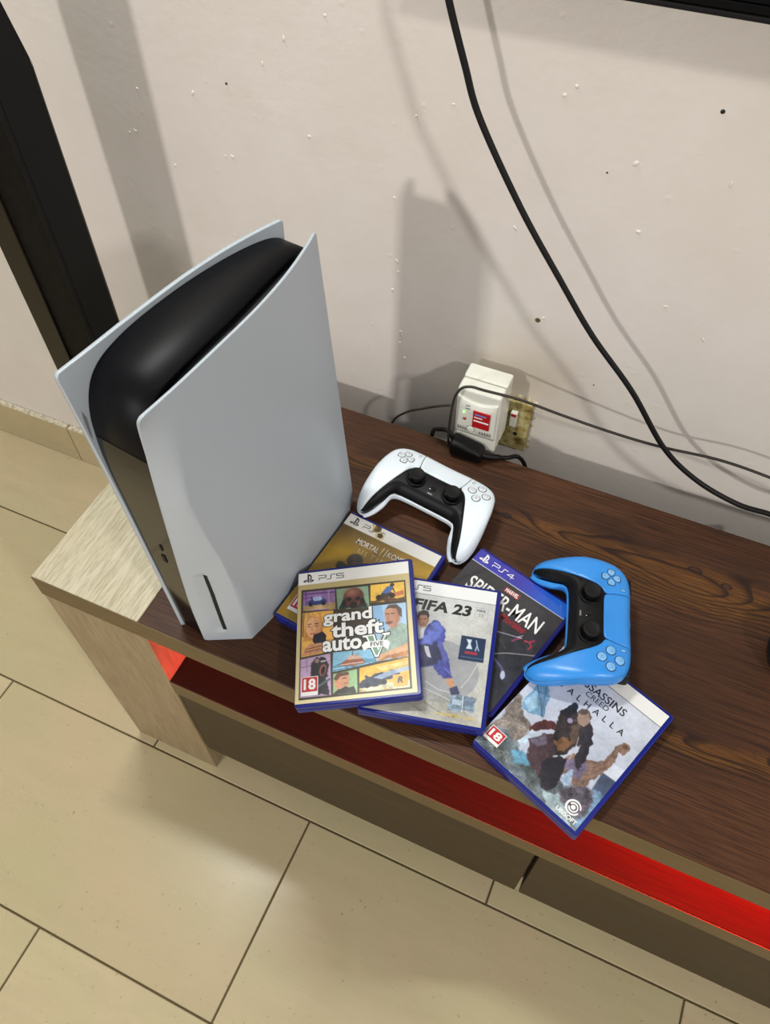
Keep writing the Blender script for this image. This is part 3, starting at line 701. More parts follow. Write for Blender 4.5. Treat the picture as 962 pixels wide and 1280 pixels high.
    m = A.poly([(0.038, 0.684), (0.292, 0.662), (0.3, 0.96), (0.04, 0.959)], (180, 154, 184), tex=.25)
    A.line([(0.043, 0.745), (0.282, 0.715)], .007, (140, 112, 150), clip=m); A.line([(0.089, 0.682), (0.098, 0.78)], .006, (140, 112, 150), clip=m); A.poly([(0.122, 0.783), (0.144, 0.703), (0.204, 0.675), (0.264, 0.688), (0.276, 0.746), (0.265, 0.846), (0.294, 0.959), (0.178, 0.949), (0.153, 0.876)], (44, 38, 42), clip=m, tex=.9, soft=2); A.ell(*[(0.229, 0.777)][0], .028, .042, (156, 96, 86), clip=m, rot=.2); A.ell(*[(0.231, 0.78)][0], .017, .030, (30, 16, 20), clip=m, rot=.2); A.line([(0.138, 0.723), (0.18, 0.685)], .020, (70, 60, 62), clip=m); A.line([(0.177, 0.898), (0.283, 0.848)], .02, (84, 100, 104), clip=m); A.ell(*[(0.18, 0.706)][0], .02, .016, (140, 118, 112), clip=m); A.line([(0.216, 0.714), (0.249, 0.712)], .012, (206, 196, 190), clip=m)
    m = A.poly([(0.316, 0.814), (0.516, 0.796), (0.515, 0.962), (0.315, 0.957)], (154, 190, 140), tex=.25)
    A.poly([(0.33, 0.852), (0.371, 0.82), (0.436, 0.819), (0.453, 0.853), (0.441, 0.911), (0.388, 0.941), (0.347, 0.923), (0.324, 0.891)], (204, 146, 112), clip=m, tex=.4, soft=2); A.poly([(0.318, 0.851), (0.348, 0.811), (0.442, 0.807), (0.45, 0.831), (0.377, 0.836), (0.347, 0.863)], (100, 66, 50), clip=m, tex=.5); A.poly([(0.318, 0.957), (0.335, 0.927), (0.411, 0.918), (0.493, 0.906), (0.51, 0.927), (0.492, 0.965)], (50, 46, 44), clip=m, tex=.9); A.line([(0.395, 0.853), (0.426, 0.85)], .008, (60, 38, 30), clip=m); A.line([(0.412, 0.889), (0.437, 0.886)], .007, (130, 70, 60), clip=m)
    m = A.poly([(0.535, 0.792), (0.943, 0.751), (0.943, 0.961), (0.532, 0.96)], (224, 178, 70), tex=.4)
    A.poly([(0.672, 0.797), (0.941, 0.772), (0.942, 0.797), (0.718, 0.827)], (240, 206, 128), clip=m, tex=.5); A.poly([(0.531, 0.929), (0.644, 0.91), (0.947, 0.907), (0.942, 0.965), (0.532, 0.96)], (206, 200, 164), clip=m, tex=.9); A.poly([(0.534, 0.895), (0.6, 0.861), (0.694, 0.845), (0.834, 0.832), (0.879, 0.852), (0.784, 0.893), (0.69, 0.928), (0.597, 0.935), (0.539, 0.925)], (44, 50, 70), clip=m, tex=1.0); A.poly([(0.646, 0.87), (0.764, 0.836), (0.882, 0.817), (0.943, 0.807), (0.944, 0.843), (0.833, 0.857), (0.715, 0.886)], (166, 190, 220), clip=m, op=.85, tex=.4); A.ell(*[(0.597, 0.92)][0], .022, .018, (24, 22, 28), clip=m); A.ell(*[(0.737, 0.908)][0], .022, .018, (24, 22, 28), clip=m)
    return A
def football_cover():
    A = Art(AW, AH, (196, 198, 198))
    A.grad(np.ones_like(A.U), (188, 192, 194), (178, 174, 160), np.clip(A.V, 0, 1)); A.put(np.ones_like(A.U), (206, 208, 206), .3, .7)
    A.ell(*[(0.589, 0.658)][0], .345, .225, (150, 152, 158), op=.85, soft=2, tex=.15); A.poly([(0.252, 0.864), (0.49, 0.858), (0.717, 0.796), (0.944, 0.942), (0.976, 1.011), (0.282, 0.993)], (140, 140, 132), op=.6, soft=20, tex=.6)
    for Q in ([(0.503, 0.749), (0.614, 0.792), (0.718, 0.8)], [(0.501, 0.798), (0.703, 0.846), (0.896, 0.921)], [(0.812, 0.086), (0.937, 0.112)], [(0.701, 0.3), (0.783, 0.362), (0.819, 0.441)], [(0.909, 0.571), (0.857, 0.678), (0.801, 0.755)]): A.line(Q, .005, (224, 224, 222), .8)
    A.line([(0.52, 0.892), (0.642, 0.94), (0.747, 0.962)], .010, (112, 110, 106), .6); A.line([(0.438, 0.932), (0.547, 0.972)], .010, (112, 110, 106), .5); A.line([(0.808, 0.656), (0.908, 0.71), (0.961, 0.76)], .006, (160, 160, 158), .8)
    A.poly([(0.29, 0.518), (0.41, 0.438), (0.424, 0.361), (0.473, 0.3), (0.531, 0.29), (0.59, 0.348), (0.617, 0.418), (0.599, 0.462), (0.65, 0.548), (0.696, 0.642), (0.712, 0.691), (0.656, 0.709), (0.605, 0.681), (0.555, 0.635), (0.46, 0.652), (0.35, 0.791)], (70, 76, 150), tex=.9, soft=2)
    A.poly([(0.464, 0.318), (0.533, 0.3), (0.57, 0.34), (0.561, 0.416), (0.516, 0.464), (0.45, 0.486), (0.407, 0.48), (0.41, 0.438), (0.473, 0.397)], (98, 112, 190), tex=.6, soft=4); A.poly([(0.41, 0.495), (0.539, 0.461), (0.619, 0.542), (0.581, 0.619), (0.459, 0.647)], (48, 50, 82), tex=.7, soft=3); A.poly([(0.553, 0.469), (0.586, 0.454), (0.653, 0.568), (0.638, 0.61)], (88, 92, 160), tex=.4, soft=3); A.line([(0.649, 0.639), (0.701, 0.671)], .012, (120, 128, 200), .8)
    A.poly([(0.343, 0.319), (0.352, 0.274), (0.384, 0.253), (0.431, 0.261), (0.447, 0.304), (0.429, 0.355), (0.384, 0.367)], (156, 112, 92), tex=.4, soft=2); A.poly([(0.337, 0.298), (0.342, 0.254), (0.379, 0.229), (0.425, 0.233), (0.444, 0.267), (0.438, 0.295), (0.418, 0.267), (0.364, 0.273), (0.353, 0.307)], (46, 38, 38), tex=.4, soft=1.5); A.line([(0.359, 0.308), (0.382, 0.303)], .008, (60, 42, 38)); A.line([(0.4, 0.298), (0.421, 0.295)], .008, (60, 42, 38)); A.line([(0.379, 0.344), (0.414, 0.337)], .007, (120, 66, 60))
    A.poly([(0.381, 0.384), (0.417, 0.373), (0.425, 0.435), (0.402, 0.455)], (206, 208, 220), op=.9); A.poly([(0.442, 0.498), (0.478, 0.499), (0.52, 0.579), (0.485, 0.574), (0.46, 0.54)], (210, 210, 220), op=.9, tex=.3)
    A.poly([(0.666, 0.714), (0.709, 0.698), (0.747, 0.738), (0.724, 0.771), (0.688, 0.747)], (196, 142, 108), tex=.5); A.poly([(0.707, 0.773), (0.765, 0.745), (0.799, 0.798), (0.732, 0.818)], (62, 66, 96), tex=.5, soft=2)
    A.rect(0, 0, 1, .100, (228, 230, 230)); A.line([(0, .103), (1, .103)], .004, (90, 92, 96))
    A.poly([(0.744, 0.376), (0.954, 0.376), (0.956, 0.554), (0.742, 0.557)], (24, 46, 78)); A.poly([(0.789, 0.398), (0.836, 0.397), (0.829, 0.429), (0.849, 0.467), (0.795, 0.47), (0.812, 0.431)], (196, 210, 222)); A.line([(0.874, 0.399), (0.887, 0.436), (0.877, 0.474)], .009, (170, 190, 214)); A.line([(0.887, 0.436), (0.904, 0.472)], .008, (170, 190, 214)); A.poly([(0.791, 0.486), (0.897, 0.486), (0.894, 0.507), (0.786, 0.508)], (150, 46, 62)); A.line([(0.764, 0.531), (0.944, 0.53)], .005, (110, 130, 160))
    A.poly([(0.725, 0.809), (0.929, 0.813), (0.927, 0.909), (0.726, 0.918)], (132, 152, 170), tex=1.2); A.poly([(0.748, 0.839), (0.826, 0.839), (0.821, 0.876), (0.745, 0.878)], (176, 196, 214), tex=.4); A.poly([(0.843, 0.835), (0.916, 0.838), (0.915, 0.867), (0.843, 0.868)], (100, 118, 140)); A.line([(0.827, 0.809), (0.834, 0.916)], .008, (200, 214, 224)); A.line([(0.735, 0.898), (0.919, 0.894)], .006, (96, 110, 130))
    return A
def icy_cover():
    A = Art(AW, AH, (190, 196, 206))
    A.grad(np.ones_like(A.U), (206, 209, 214), (160, 172, 192), np.clip((A.V-.1)*1.0+.2*A.U, 0, 1)); A.put(np.ones_like(A.U), (196, 200, 216), .4, .5)
    A.poly([(0.083, 0.639), (0.056, 0.421), (0.121, 0.383), (0.216, 0.452), (0.268, 0.583)], (112, 150, 178), tex=.6, soft=2); A.line([(0.059, 0.425), (0.184, 0.508), (0.265, 0.58)], .006, (60, 84, 110)); A.line([(0.123, 0.386), (0.199, 0.496), (0.254, 0.578)], .005, (60, 84, 110)); A.line([(0.079, 0.591), (0.189, 0.441)], .004, (70, 96, 124)); A.poly([(0.073, 0.574), (0.09, 0.455), (0.185, 0.549), (0.163, 0.612)], (150, 184, 206), tex=.5, soft=4)
    A.poly([(-0.016, 0.881), (0.03, 0.774), (0.009, 0.667), (0.008, 0.566), (0.049, 0.551), (0.087, 0.636), (0.209, 0.658), (0.282, 0.678), (0.26, 0.755), (0.258, 0.84), (0.133, 0.795)], (112, 104, 98), tex=1.4, soft=4)
    A.poly([(-0.003, 1.002), (-0.012, 0.884), (0.136, 0.792), (0.314, 0.851), (0.524, 0.821), (0.738, 0.823), (0.922, 0.734), (1.027, 0.76), (1.011, 1.011)], (90, 100, 106), tex=1.4, soft=5)
    A.poly([(0.259, 0.894), (0.324, 0.828), (0.425, 0.842), (0.436, 0.895), (0.345, 0.933)], (92, 144, 170), tex=.7, soft=4); A.poly([(0.389, 0.821), (0.443, 0.74), (0.542, 0.807), (0.513, 0.896), (0.446, 0.883)], (126, 166, 192), tex=.8, soft=4); A.poly([(0.362, 0.929), (0.499, 0.86), (0.607, 0.926), (0.504, 0.951)], (74, 82, 82), tex=1.6, soft=4); A.poly([(0.061, 0.951), (0.229, 0.918), (0.344, 0.944), (0.226, 0.979)], (110, 118, 116), tex=1.8, soft=6)
    A.poly([(0.885, 0.605), (0.92, 0.53), (1, 0.505), (1.046, 0.58), (1.029, 0.74), (0.908, 0.763)], (72, 84, 108), tex=.5, soft=3); A.poly([(0.88, 0.599), (0.917, 0.504), (1.001, 0.495), (1.009, 0.588)], (204, 210, 222), tex=.2, soft=2); A.poly([(0.911, 0.733), (1.023, 0.7), (1.02, 0.872), (1.002, 0.992), (0.962, 0.971)], (108, 138, 166), tex=.9, soft=3); A.poly([(0.639, 0.947), (0.776, 0.884), (0.908, 0.978), (1.009, 1.003), (0.867, 1.02), (0.712, 0.999)], (152, 170, 176), tex=.7, soft=3); A.poly([(0.727, 0.887), (0.816, 0.752), (0.943, 0.735), (0.984, 0.866), (0.978, 0.924), (0.816, 0.926)], (96, 90, 102), tex=1.6, soft=4)
    A.poly([(0.592, 0.72), (0.638, 0.632), (0.765, 0.598), (0.827, 0.541), (0.847, 0.472), (0.826, 0.414), (0.848, 0.357), (0.904, 0.334), (0.931, 0.377), (0.926, 0.422), (0.883, 0.415), (0.893, 0.459), (0.903, 0.534), (0.895, 0.615), (0.85, 0.744), (0.738, 0.823), (0.64, 0.787)], (132, 106, 92), tex=.9, soft=1.5)
    for k in range(5): A.line([(0.688, 0.683), (0.812, 0.615), (0.858, 0.53), (0.855, 0.446)], .004, (92, 72, 70), .0 if k else .9)
    A.line([(0.688, 0.75), (0.823, 0.672), (0.874, 0.57)], .005, (92, 72, 70)); A.line([(0.707, 0.791), (0.83, 0.723), (0.876, 0.64)], .005, (88, 76, 92)); A.poly([(0.607, 0.699), (0.698, 0.628), (0.777, 0.623), (0.801, 0.736), (0.709, 0.771)], (112, 108, 150), op=.7, tex=.8, soft=3); A.ell(*[(0.894, 0.367)][0], .022, .016, (96, 74, 62), tex=.8)
    A.poly([(0.363, 0.538), (0.281, 0.589), (0.247, 0.681), (0.279, 0.704), (0.342, 0.639), (0.433, 0.564)], (84, 44, 46), tex=1.0, soft=1.5); A.poly([(0.242, 0.813), (0.278, 0.725), (0.285, 0.675), (0.309, 0.681), (0.318, 0.786), (0.266, 0.826)], (176, 194, 208), tex=.6, soft=1.5)
    A.poly([(0.306, 0.739), (0.375, 0.65), (0.475, 0.596), (0.564, 0.655), (0.527, 0.733), (0.575, 0.804), (0.558, 0.893), (0.442, 0.886), (0.357, 0.818)], (72, 54, 60), tex=1.0, soft=2); A.poly([(0.314, 0.743), (0.378, 0.653), (0.44, 0.694), (0.378, 0.762)], (120, 110, 130), tex=.8, soft=4)
    A.poly([(0.492, 0.789), (0.567, 0.701), (0.625, 0.685), (0.664, 0.791), (0.697, 0.877), (0.627, 0.95), (0.551, 0.895)], (38, 36, 44), tex=1.0, soft=2)
    A.poly([(0.337, 0.482), (0.359, 0.409), (0.392, 0.345), (0.434, 0.379), (0.483, 0.388), (0.569, 0.388), (0.642, 0.432), (0.7, 0.513), (0.677, 0.556), (0.602, 0.571), (0.602, 0.649), (0.561, 0.706), (0.498, 0.691), (0.417, 0.622), (0.393, 0.561)], (50, 42, 44), tex=1.3, soft=1.5); A.poly([(0.318, 0.47), (0.346, 0.418), (0.391, 0.35), (0.433, 0.38), (0.434, 0.436), (0.382, 0.478)], (34, 32, 38), tex=1.2); A.ell(*[(0.447, 0.472)][0], .022, .018, (150, 140, 170)); A.poly([(0.455, 0.647), (0.516, 0.571), (0.589, 0.58), (0.573, 0.652), (0.52, 0.682)], (116, 84, 58), tex=1.0, soft=2); A.poly([(0.468, 0.431), (0.515, 0.434), (0.569, 0.513), (0.586, 0.599), (0.519, 0.552)], (84, 70, 62), tex=.8, soft=2)
    A.poly([(0.546, 0.455), (0.621, 0.416), (0.69, 0.502), (0.718, 0.577), (0.737, 0.62), (0.732, 0.704), (0.658, 0.643), (0.626, 0.552)], (46, 43, 52), tex=1.0, soft=1.5); A.poly([(0.474, 0.426), (0.455, 0.375), (0.488, 0.336), (0.542, 0.348), (0.57, 0.396), (0.558, 0.445), (0.508, 0.45)], (150, 126, 114), tex=.4, soft=1.5); A.poly([(0.466, 0.396), (0.451, 0.362), (0.494, 0.324), (0.548, 0.347), (0.563, 0.381), (0.512, 0.351)], (96, 84, 76), tex=.6)
    A.poly([(0.675, 0.797), (0.676, 0.759), (0.714, 0.707), (0.768, 0.785), (0.748, 0.837)], (156, 178, 204), tex=1.2, soft=2); A.line([(0.635, 0.677), (0.61, 0.58), (0.582, 0.523)], .007, (190, 190, 200), .7)
    A.rect(0, 0, 1, .100, (228, 228, 224)); A.line([(0, .102), (1, .102)], .005, (70, 72, 80))
    return A
def night_cover():
    A = Art(AW, AH, (42, 42, 46)); A.put(np.ones_like(A.U), (46, 45, 50), 1, .5)
    A.grad((A.V < .112).astype(float), (54, 52, 160), (24, 96, 200), np.clip((A.U-.50)*3.0, 0, 1)); A.line([(0, .113), (1, .113)], .007, (206, 212, 230))
    A.poly([(0.629, 0.481), (0.805, 0.392), (0.972, 0.362), (0.985, 0.458), (0.747, 0.614)], (52, 52, 60), tex=1.0, soft=10); A.poly([(0.727, 0.653), (0.955, 0.503), (1.031, 0.655), (0.982, 0.846), (0.914, 0.891)], (44, 46, 56), tex=1.0, soft=6)
    A.line([(0.619, 0.485), (0.696, 0.461), (0.785, 0.434), (0.812, 0.401)], .008, (176, 172, 186), .9); A.line([(0.681, 0.664), (0.8, 0.579), (0.914, 0.519), (1, 0.476)], .008, (170, 170, 176), .9); A.line([(0.754, 0.667), (0.844, 0.691), (0.91, 0.735)], .022, (92, 98, 130), .9); A.ell(*[(0.889, 0.73)][0], .020, .032, (190, 198, 226), rot=-.5); A.line([(0.667, 0.523), (0.77, 0.56)], .006, (90, 90, 100), .7)
    A.line([(0.77, 0.481), (0.786, 0.451), (0.816, 0.422)], .014, (150, 60, 100), .9); A.line([(0.854, 0.426), (0.893, 0.414), (0.917, 0.385)], .016, (176, 56, 78), .95); A.line([(0.893, 0.414), (0.931, 0.435), (0.92, 0.462)], .014, (176, 56, 78), .95); A.line([(0.784, 0.433), (0.816, 0.422)], .010, (200, 190, 200), .9)
    A.line([(0.55, 0.357), (0.632, 0.371), (0.732, 0.373), (0.804, 0.366)], .034, (120, 30, 40), .55)
    return A
def golden_cover():
    A = Art(AW, AH, (150, 116, 30))
    A.grad(np.ones_like(A.U), (110, 88, 36), (208, 164, 40), np.clip(A.U*.8+.35*np.sin(A.V*5)-.1, 0, 1)); A.put(np.ones_like(A.U), (160, 118, 26), .3, 1.0)
    A.grad(np.ones_like(A.U), (74, 60, 32), (170, 136, 34), np.clip((A.V-.09)*5+(A.U-.3)*.9, 0, 1), op=.6)
    A.ell(*[(0.32, 0.353)][0], .075, .060, (70, 60, 52), tex=.9, soft=2); A.poly([(0.191, 0.455), (0.198, 0.426), (0.282, 0.413), (0.399, 0.345), (0.551, 0.304), (0.712, 0.398), (0.319, 0.632)], (52, 44, 36), tex=1.0, soft=3); A.line([(0.291, 0.366), (0.352, 0.345)], .012, (34, 30, 28)); A.ell(*[(0.232, 0.429)][0], .045, .022, (60, 52, 40), tex=.8)
    A.rect(0, 0, 1, .108, (228, 228, 222))
    A.poly([(0.261, 0.011), (0.282, -0.013), (0.346, -0.012), (0.365, 0.024), (0.343, 0.057), (0.298, 0.07), (0.294, 0.034)], (104, 80, 26), tex=1.6, soft=2); A.poly([(0.281, 0.017), (0.302, -0.007), (0.349, 0.014), (0.332, 0.032)], (54, 42, 20), tex=1.2, soft=2); A.poly([(0.287, 0.067), (0.273, 0.006), (0.289, 0.006), (0.313, 0.071)], (206, 178, 110), tex=.6)
    return A

def outlined(txt, root, b, col='white', bold=.03, out=.07, shear=0, spacing=1.0):
    v0, _ = text_mesh(txt, bold, spacing, shear)
    lettering(txt, root, b, ZP+.00008, 'black', out, fitref=v0, spacing=spacing, shear=shear, name='lettering_outline')
    lettering(txt, root, b, ZP+.00014, col, bold, spacing=spacing, shear=shear)
def masthead(cv, digit, col):
    x, y = uvp(.045, .083); logo_symbol(cv, x, y, .0125, ZP+.0001, col)
    x, y = uvp(.190, .073); ps_word(cv, x, y, .0060, ZP+.0001, col, digit)
def logo_ring(cv, cx_, cy_, Rr):
    for r0, r1, a0, a1 in ((.95, .74, 20, 345), (.60, .42, 200, 520), (.28, 0, 0, 360)):
        V = []; F = []; n = 30
        for k in range(n+1):
            a = math.radians(a0+(a1-a0)*k/n); V.append((cx_+Rr*r0*math.cos(a), cy_+Rr*r0*math.sin(a), ZP+.0001)); V.append((cx_+Rr*r1*math.cos(a)+.0003, cy_+Rr*r1*math.sin(a), ZP+.0001))
            if k: F.append((2*k-2, 2*k, 2*k+1, 2*k-1))
        link('logo_mark', pymesh('logo_mark', V, F), INK['white'], cv)
def flat(pts, cv, z, col, name): return shape([uvp(*p) for p in pts], cv, ZP+z, col, name)

# ---- case 1: gold-framed collage, leaning on two others
P0, P1, P2_ = Vector((.442, -.002, .0283)), Vector((.402, .164, .0283)), Vector((.3120, .118, .0145))
nrm_ = (P1-P0).cross(P2_-P0).normalized()
if nrm_.z < 0: nrm_ = -nrm_
bl = Vector((.3845, -.0285, 0)); bl.z = P0.z-((bl.x-P0.x)*nrm_.x+(bl.y-P0.y)*nrm_.y)/nrm_.z
wd_ = Vector((.908, .4545, 0)); wd_ = (wd_-nrm_*wd_.dot(nrm_)).normalized(); hd_ = nrm_.cross(wd_)
Rg = Matrix((wd_, hd_, nrm_)).transposed()
c1 = case('game_case', 'blue game case with gold-framed crime collage cover, topmost and tilted on two others', bl, 0, M['case_blue'], Rg.to_euler())
A = gta_cover(); cv = A.build('cover_print', M['print'], c1, AX, AY, ZP)
masthead(cv, '5', 'black')
outlined('grand', cv, uvbox(.229, .335, .657, .457)); outlined('theft', cv, uvbox(.300, .438, .750, .550)); outlined('auto', cv, uvbox(.225, .548, .560, .650))
flat([(.56, .552), (.681, .548), (.683, .567), (.705, .646), (.745, .566), (.728, .560), (.728, .546), (.811, .545), (.811, .570), (.782, .584), (.703, .732), (.664, .732), (.592, .580), (.560, .575)], cv, .00010, 'dark', 'numeral_mark')
flat([(.570, .558), (.672, .555), (.674, .570), (.703, .662), (.757, .569), (.738, .562), (.738, .555), (.803, .552), (.803, .567), (.775, .580), (.697, .724), (.670, .724), (.600, .574), (.570, .568)], cv, .00014, 'white', 'numeral_mark')
flat([(.612, .566), (.658, .565), (.696, .676), (.702, .676), (.768, .570), (.788, .563), (.690, .712), (.676, .712)], cv, .00017, 'green', 'numeral_mark')
flat([(.560, .630), (.591, .604), (.777, .606), (.800, .632), (.780, .680), (.744, .653), (.612, .653), (.577, .672)], cv, .00020, 'white', 'ribbon_mark')
lettering('FIVE', cv, uvbox(.635, .612, .745, .645), ZP+.00025, 'dark', .02)
rating(cv, .050, .815, .190, .948)
flat([(.809, .865), (.809, .948), (.930, .948), (.930, .865)], cv, .00008, 'orange', 'logo_mark'); lettering('R', cv, uvbox(.842, .880, .892, .925), ZP+.00012, 'black', .05, shear=.2)

# ---- case 2: pale football cover
c2 = case('game_case', 'blue game case with pale football cover, partly under the gold-framed one', (.44178, -.00194, .0142), .23433, M['case_blue'])
A = football_cover(); cv = A.build('cover_print', M['print'], c2, AX, AY, ZP)
masthead(cv, '5', 'black')
lettering('FIFA 23', cv, uvbox(.285, .142, .800, .228), ZP+.0001, 'black', .04, shear=.15)
lettering('FIFA', cv, uvbox(.845, .160, .925, .176), ZP+.0001, 'dark', .02); lettering('23', cv, uvbox(.860, .192, .905, .215), ZP+.0001, 'grey', .02)
strokes([[uvp(.83, .145), uvp(.945, .145), uvp(.945, .228), uvp(.83, .228), uvp(.83, .145)]], .0003, cv, ZP+.0001, 'grey')
lettering('HYPERMOTION', cv, uvbox(.62, .945, .935, .962), ZP+.0001, 'yellow', .01)

# ---- case 3: dark cover with a blue band
c3 = case('game_case', 'game case with purple-blue top band and dark cover, under the blue controller', (.44347, .08914, 0), -.27657, M['case_blue_ps4'])
A = night_cover(); cv = A.build('cover_print', M['print'], c3, AX, AY, ZP)
masthead(cv, '4', 'white')
lettering('SPIDER-MAN', cv, uvbox(.115, .215, .890, .338), ZP+.0001, 'white', .012)
flat([(.420, .148), (.575, .148), (.575, .192), (.420, .192)], cv, .00005, 'crimson', 'logo_mark')
lettering('MARVEL', cv, uvbox(.430, .153, .565, .186), ZP+.0001, 'white', .03)
lettering('Miles Morales', cv, uvbox(.36, .335, .80, .395), ZP+.0001, 'crimson', .012, shear=.3)
strokes([[uvp(.60+.035*math.cos(a*.6), .885+.027*math.sin(a*.6)) for a in range(-3, 5)]], .0016, cv, ZP+.0001, 'white', 'logo_mark')

# ---- case 4: golden cover at the back left
c4 = case('game_case', 'blue game case with golden fighting-game cover, lowest, between console and gold-framed case', (.3022, .0683, 0), -.10873, M['case_blue'])
A = golden_cover(); cv = A.build('cover_print', M['print'], c4, AX, AY, ZP)
masthead(cv, '5', 'black')
flat([(.325, .060), (.375, .035), (.420, .050), (.430, .095), (.375, .112), (.345, .095)], cv, .00016, 'gold', 'sticker_residue'); flat([(.350, .062), (.385, .045), (.415, .070), (.400, .092), (.365, .090)], cv, .00020, 'brown', 'sticker_residue')
lettering('MORTAL', cv, uvbox(.224, .170, .458, .218), ZP+.0001, 'white', .005); lettering('KOMBAT', cv, uvbox(.552, .162, .810, .210), ZP+.0001, 'white', .005)
lettering('11', cv, uvbox(.480, .148, .538, .225), ZP+.0001, 'gold', .03, shear=.1)
lettering('ULTIMATE', cv, uvbox(.290, .245, .780, .285), ZP+.0001, 'gold', 0, spacing=1.5)
rating(cv, .060, .800, .195, .935)

# ---- case 5: icy cover hanging over the front edge
c5 = case('game_case', 'blue game case with pale icy warrior cover, overhanging the front edge of the stand', (.56345, .01973, 0), -.36346, M['case_blue'])
A = icy_cover(); cv = A.build('cover_print', M['print'], c5, AX, AY, ZP)
masthead(cv, '5', 'black')
lettering("ASSASSINS", cv, uvbox(.270, .158, .735, .215), ZP+.0001, 'dark', .012); lettering('CREED', cv, uvbox(.395, .222, .615, .260), ZP+.0001, 'dark', .005)
lettering('VALHALLA', cv, uvbox(.188, .284, .823, .328), ZP+.0001, 'black', .01, spacing=1.9)
rating(cv, .025, .838, .170, .940)
x, y = uvp(.884, .896); logo_ring(cv, x, y, .0085)
lettering('UBISOFT', cv, uvbox(.790, .948, .975, .978), ZP+.0001, 'white', .03)

# ------------------------------------------------------------------ game controllers
def resample(P, step, closed=True):
    P = np.array(P, float); Q = np.vstack([P, P[:1]]) if closed else P
    d = np.r_[0, np.cumsum(np.hypot(*np.diff(Q, axis=0).T))]; n = max(4, int(d[-1]/step))
    t_ = np.linspace(0, d[-1], n+1)[:-1] if closed else np.linspace(0, d[-1], n+1)
    return np.stack([np.interp(t_, d, Q[:, 0]), np.interp(t_, d, Q[:, 1])], 1)
def pdist(X, P):
    X = np.atleast_2d(X); out = np.full(len(X), 1e9); Q = np.vstack([P, P[:1]])
    for a, b in zip(Q[:-1], Q[1:]):
        d = b-a; L = d@d+1e-12; t_ = np.clip(((X-a)@d)/L, 0, 1); out = np.minimum(out, np.hypot(*(X-a-t_[:, None]*d).T))
    return out
def pin(X, P):
    x, y = X[:, 0], X[:, 1]; ins = np.zeros(len(X), bool); Q = np.vstack([P, P[:1]])
    for (x1, y1), (x2, y2) in zip(Q[:-1], Q[1:]):
        if y1 == y2: continue
        ins ^= ((y1 > y) != (y2 > y)) & (x < (x2-x1)*(y-y1)/(y2-y1)+x1)
    return ins
def sym(R): return [(x, y) for x, y in R]+[(-x, y) for x, y in R[::-1] if x > 0]
OUT_R = [(0, 47.5), (20, 48), (34, 48.3), (46, 47.8), (57, 45.5), (66, 40), (72, 31), (75.5, 18), (78, 2), (80, -16), (80.5, -32), (78.5, -46), (74.5, -54.5), (69, -58.5), (62.5, -58), (57, -53), (52, -44.5), (47.5, -34), (43, -24.5), (37.5, -20.5), (29, -19.5), (14, -19), (0, -19)]
OUT = np.array(catmull(OUT_R[:-1]+[(0, -19)]+[(-x, y) for x, y in OUT_R[1:-1][::-1]], 4, True))
OUT = resample(OUT, 2.0)
def pad_top(X):
    x, y = X[:, 0], X[:, 1]
    z = np.where(y > 10, 46-((y-10)/38.)**2*6, 46-(np.clip(10-y, 0, 80)/67.)**1.7*23)
    d = pdist(X, OUT); gr = np.clip((-y-5)/30., 0, 1); rad = 9+6*gr; dep = 6+8*gr
    t_ = np.clip(1-d/rad, 0, 1); mid = np.clip((44-np.abs(x))/6, 0, 1)*np.clip((2-y)/6, 0, 1); dep = dep*(1-mid)+14*mid; z = z-dep*(1-np.sqrt(np.clip(1-t_*t_, 0, 1)))
    # gentle bowl between the grips
    z -= 1.6*np.exp(-((x/40.)**2))*np.clip((12-y)/20, 0, 1)
    return z
def cdt_mesh(P, step, holes=()):
    """triangulated polygon with interior grid points"""
    lo, hi = P.min(0), P.max(0); gx_, gy_ = np.meshgrid(np.arange(lo[0], hi[0], step), np.arange(lo[1], hi[1], step*.87))
    gx_ = gx_+(np.arange(gx_.shape[0]) % 2)[:, None]*step/2
    G_ = np.stack([gx_.ravel(), gy_.ravel()], 1); G_ = G_[pin(G_, P)]; dd = pdist(G_, P); G_ = G_[dd > step*.55]
    extra = []
    n = len(P); nr = P[(np.arange(n)+1) % n]-P[np.arange(n)-1]; nr = np.stack([-nr[:, 1], nr[:, 0]], 1); nr /= np.linalg.norm(nr, axis=1)[:, None]+1e-9
    area = .5*np.sum(P[:, 0]*np.roll(P[:, 1], -1)-P[:, 1]*np.roll(P[:, 0], -1)); sg = 1 if area > 0 else -1
    ring = P+nr*sg*.55; ring = ring[pin(ring, P) & (pdist(ring, P) > .4)]
    allp = np.vstack([P, ring, G_])
    r = delaunay_2d_cdt([Vector(p) for p in allp], [], [list(range(n))], 1, 1e-5)
    V = np.array([[q.x, q.y] for q in r[0]]); F = [tuple(t_) for t_ in r[2]]
    # keep the triangles inside, drop slivers outside
    C_ = np.array([V[list(t_)].mean(0) for t_ in F]); ok = pin(C_, P); F = [t_ for t_, k in zip(F, ok) if k]
    return V, F
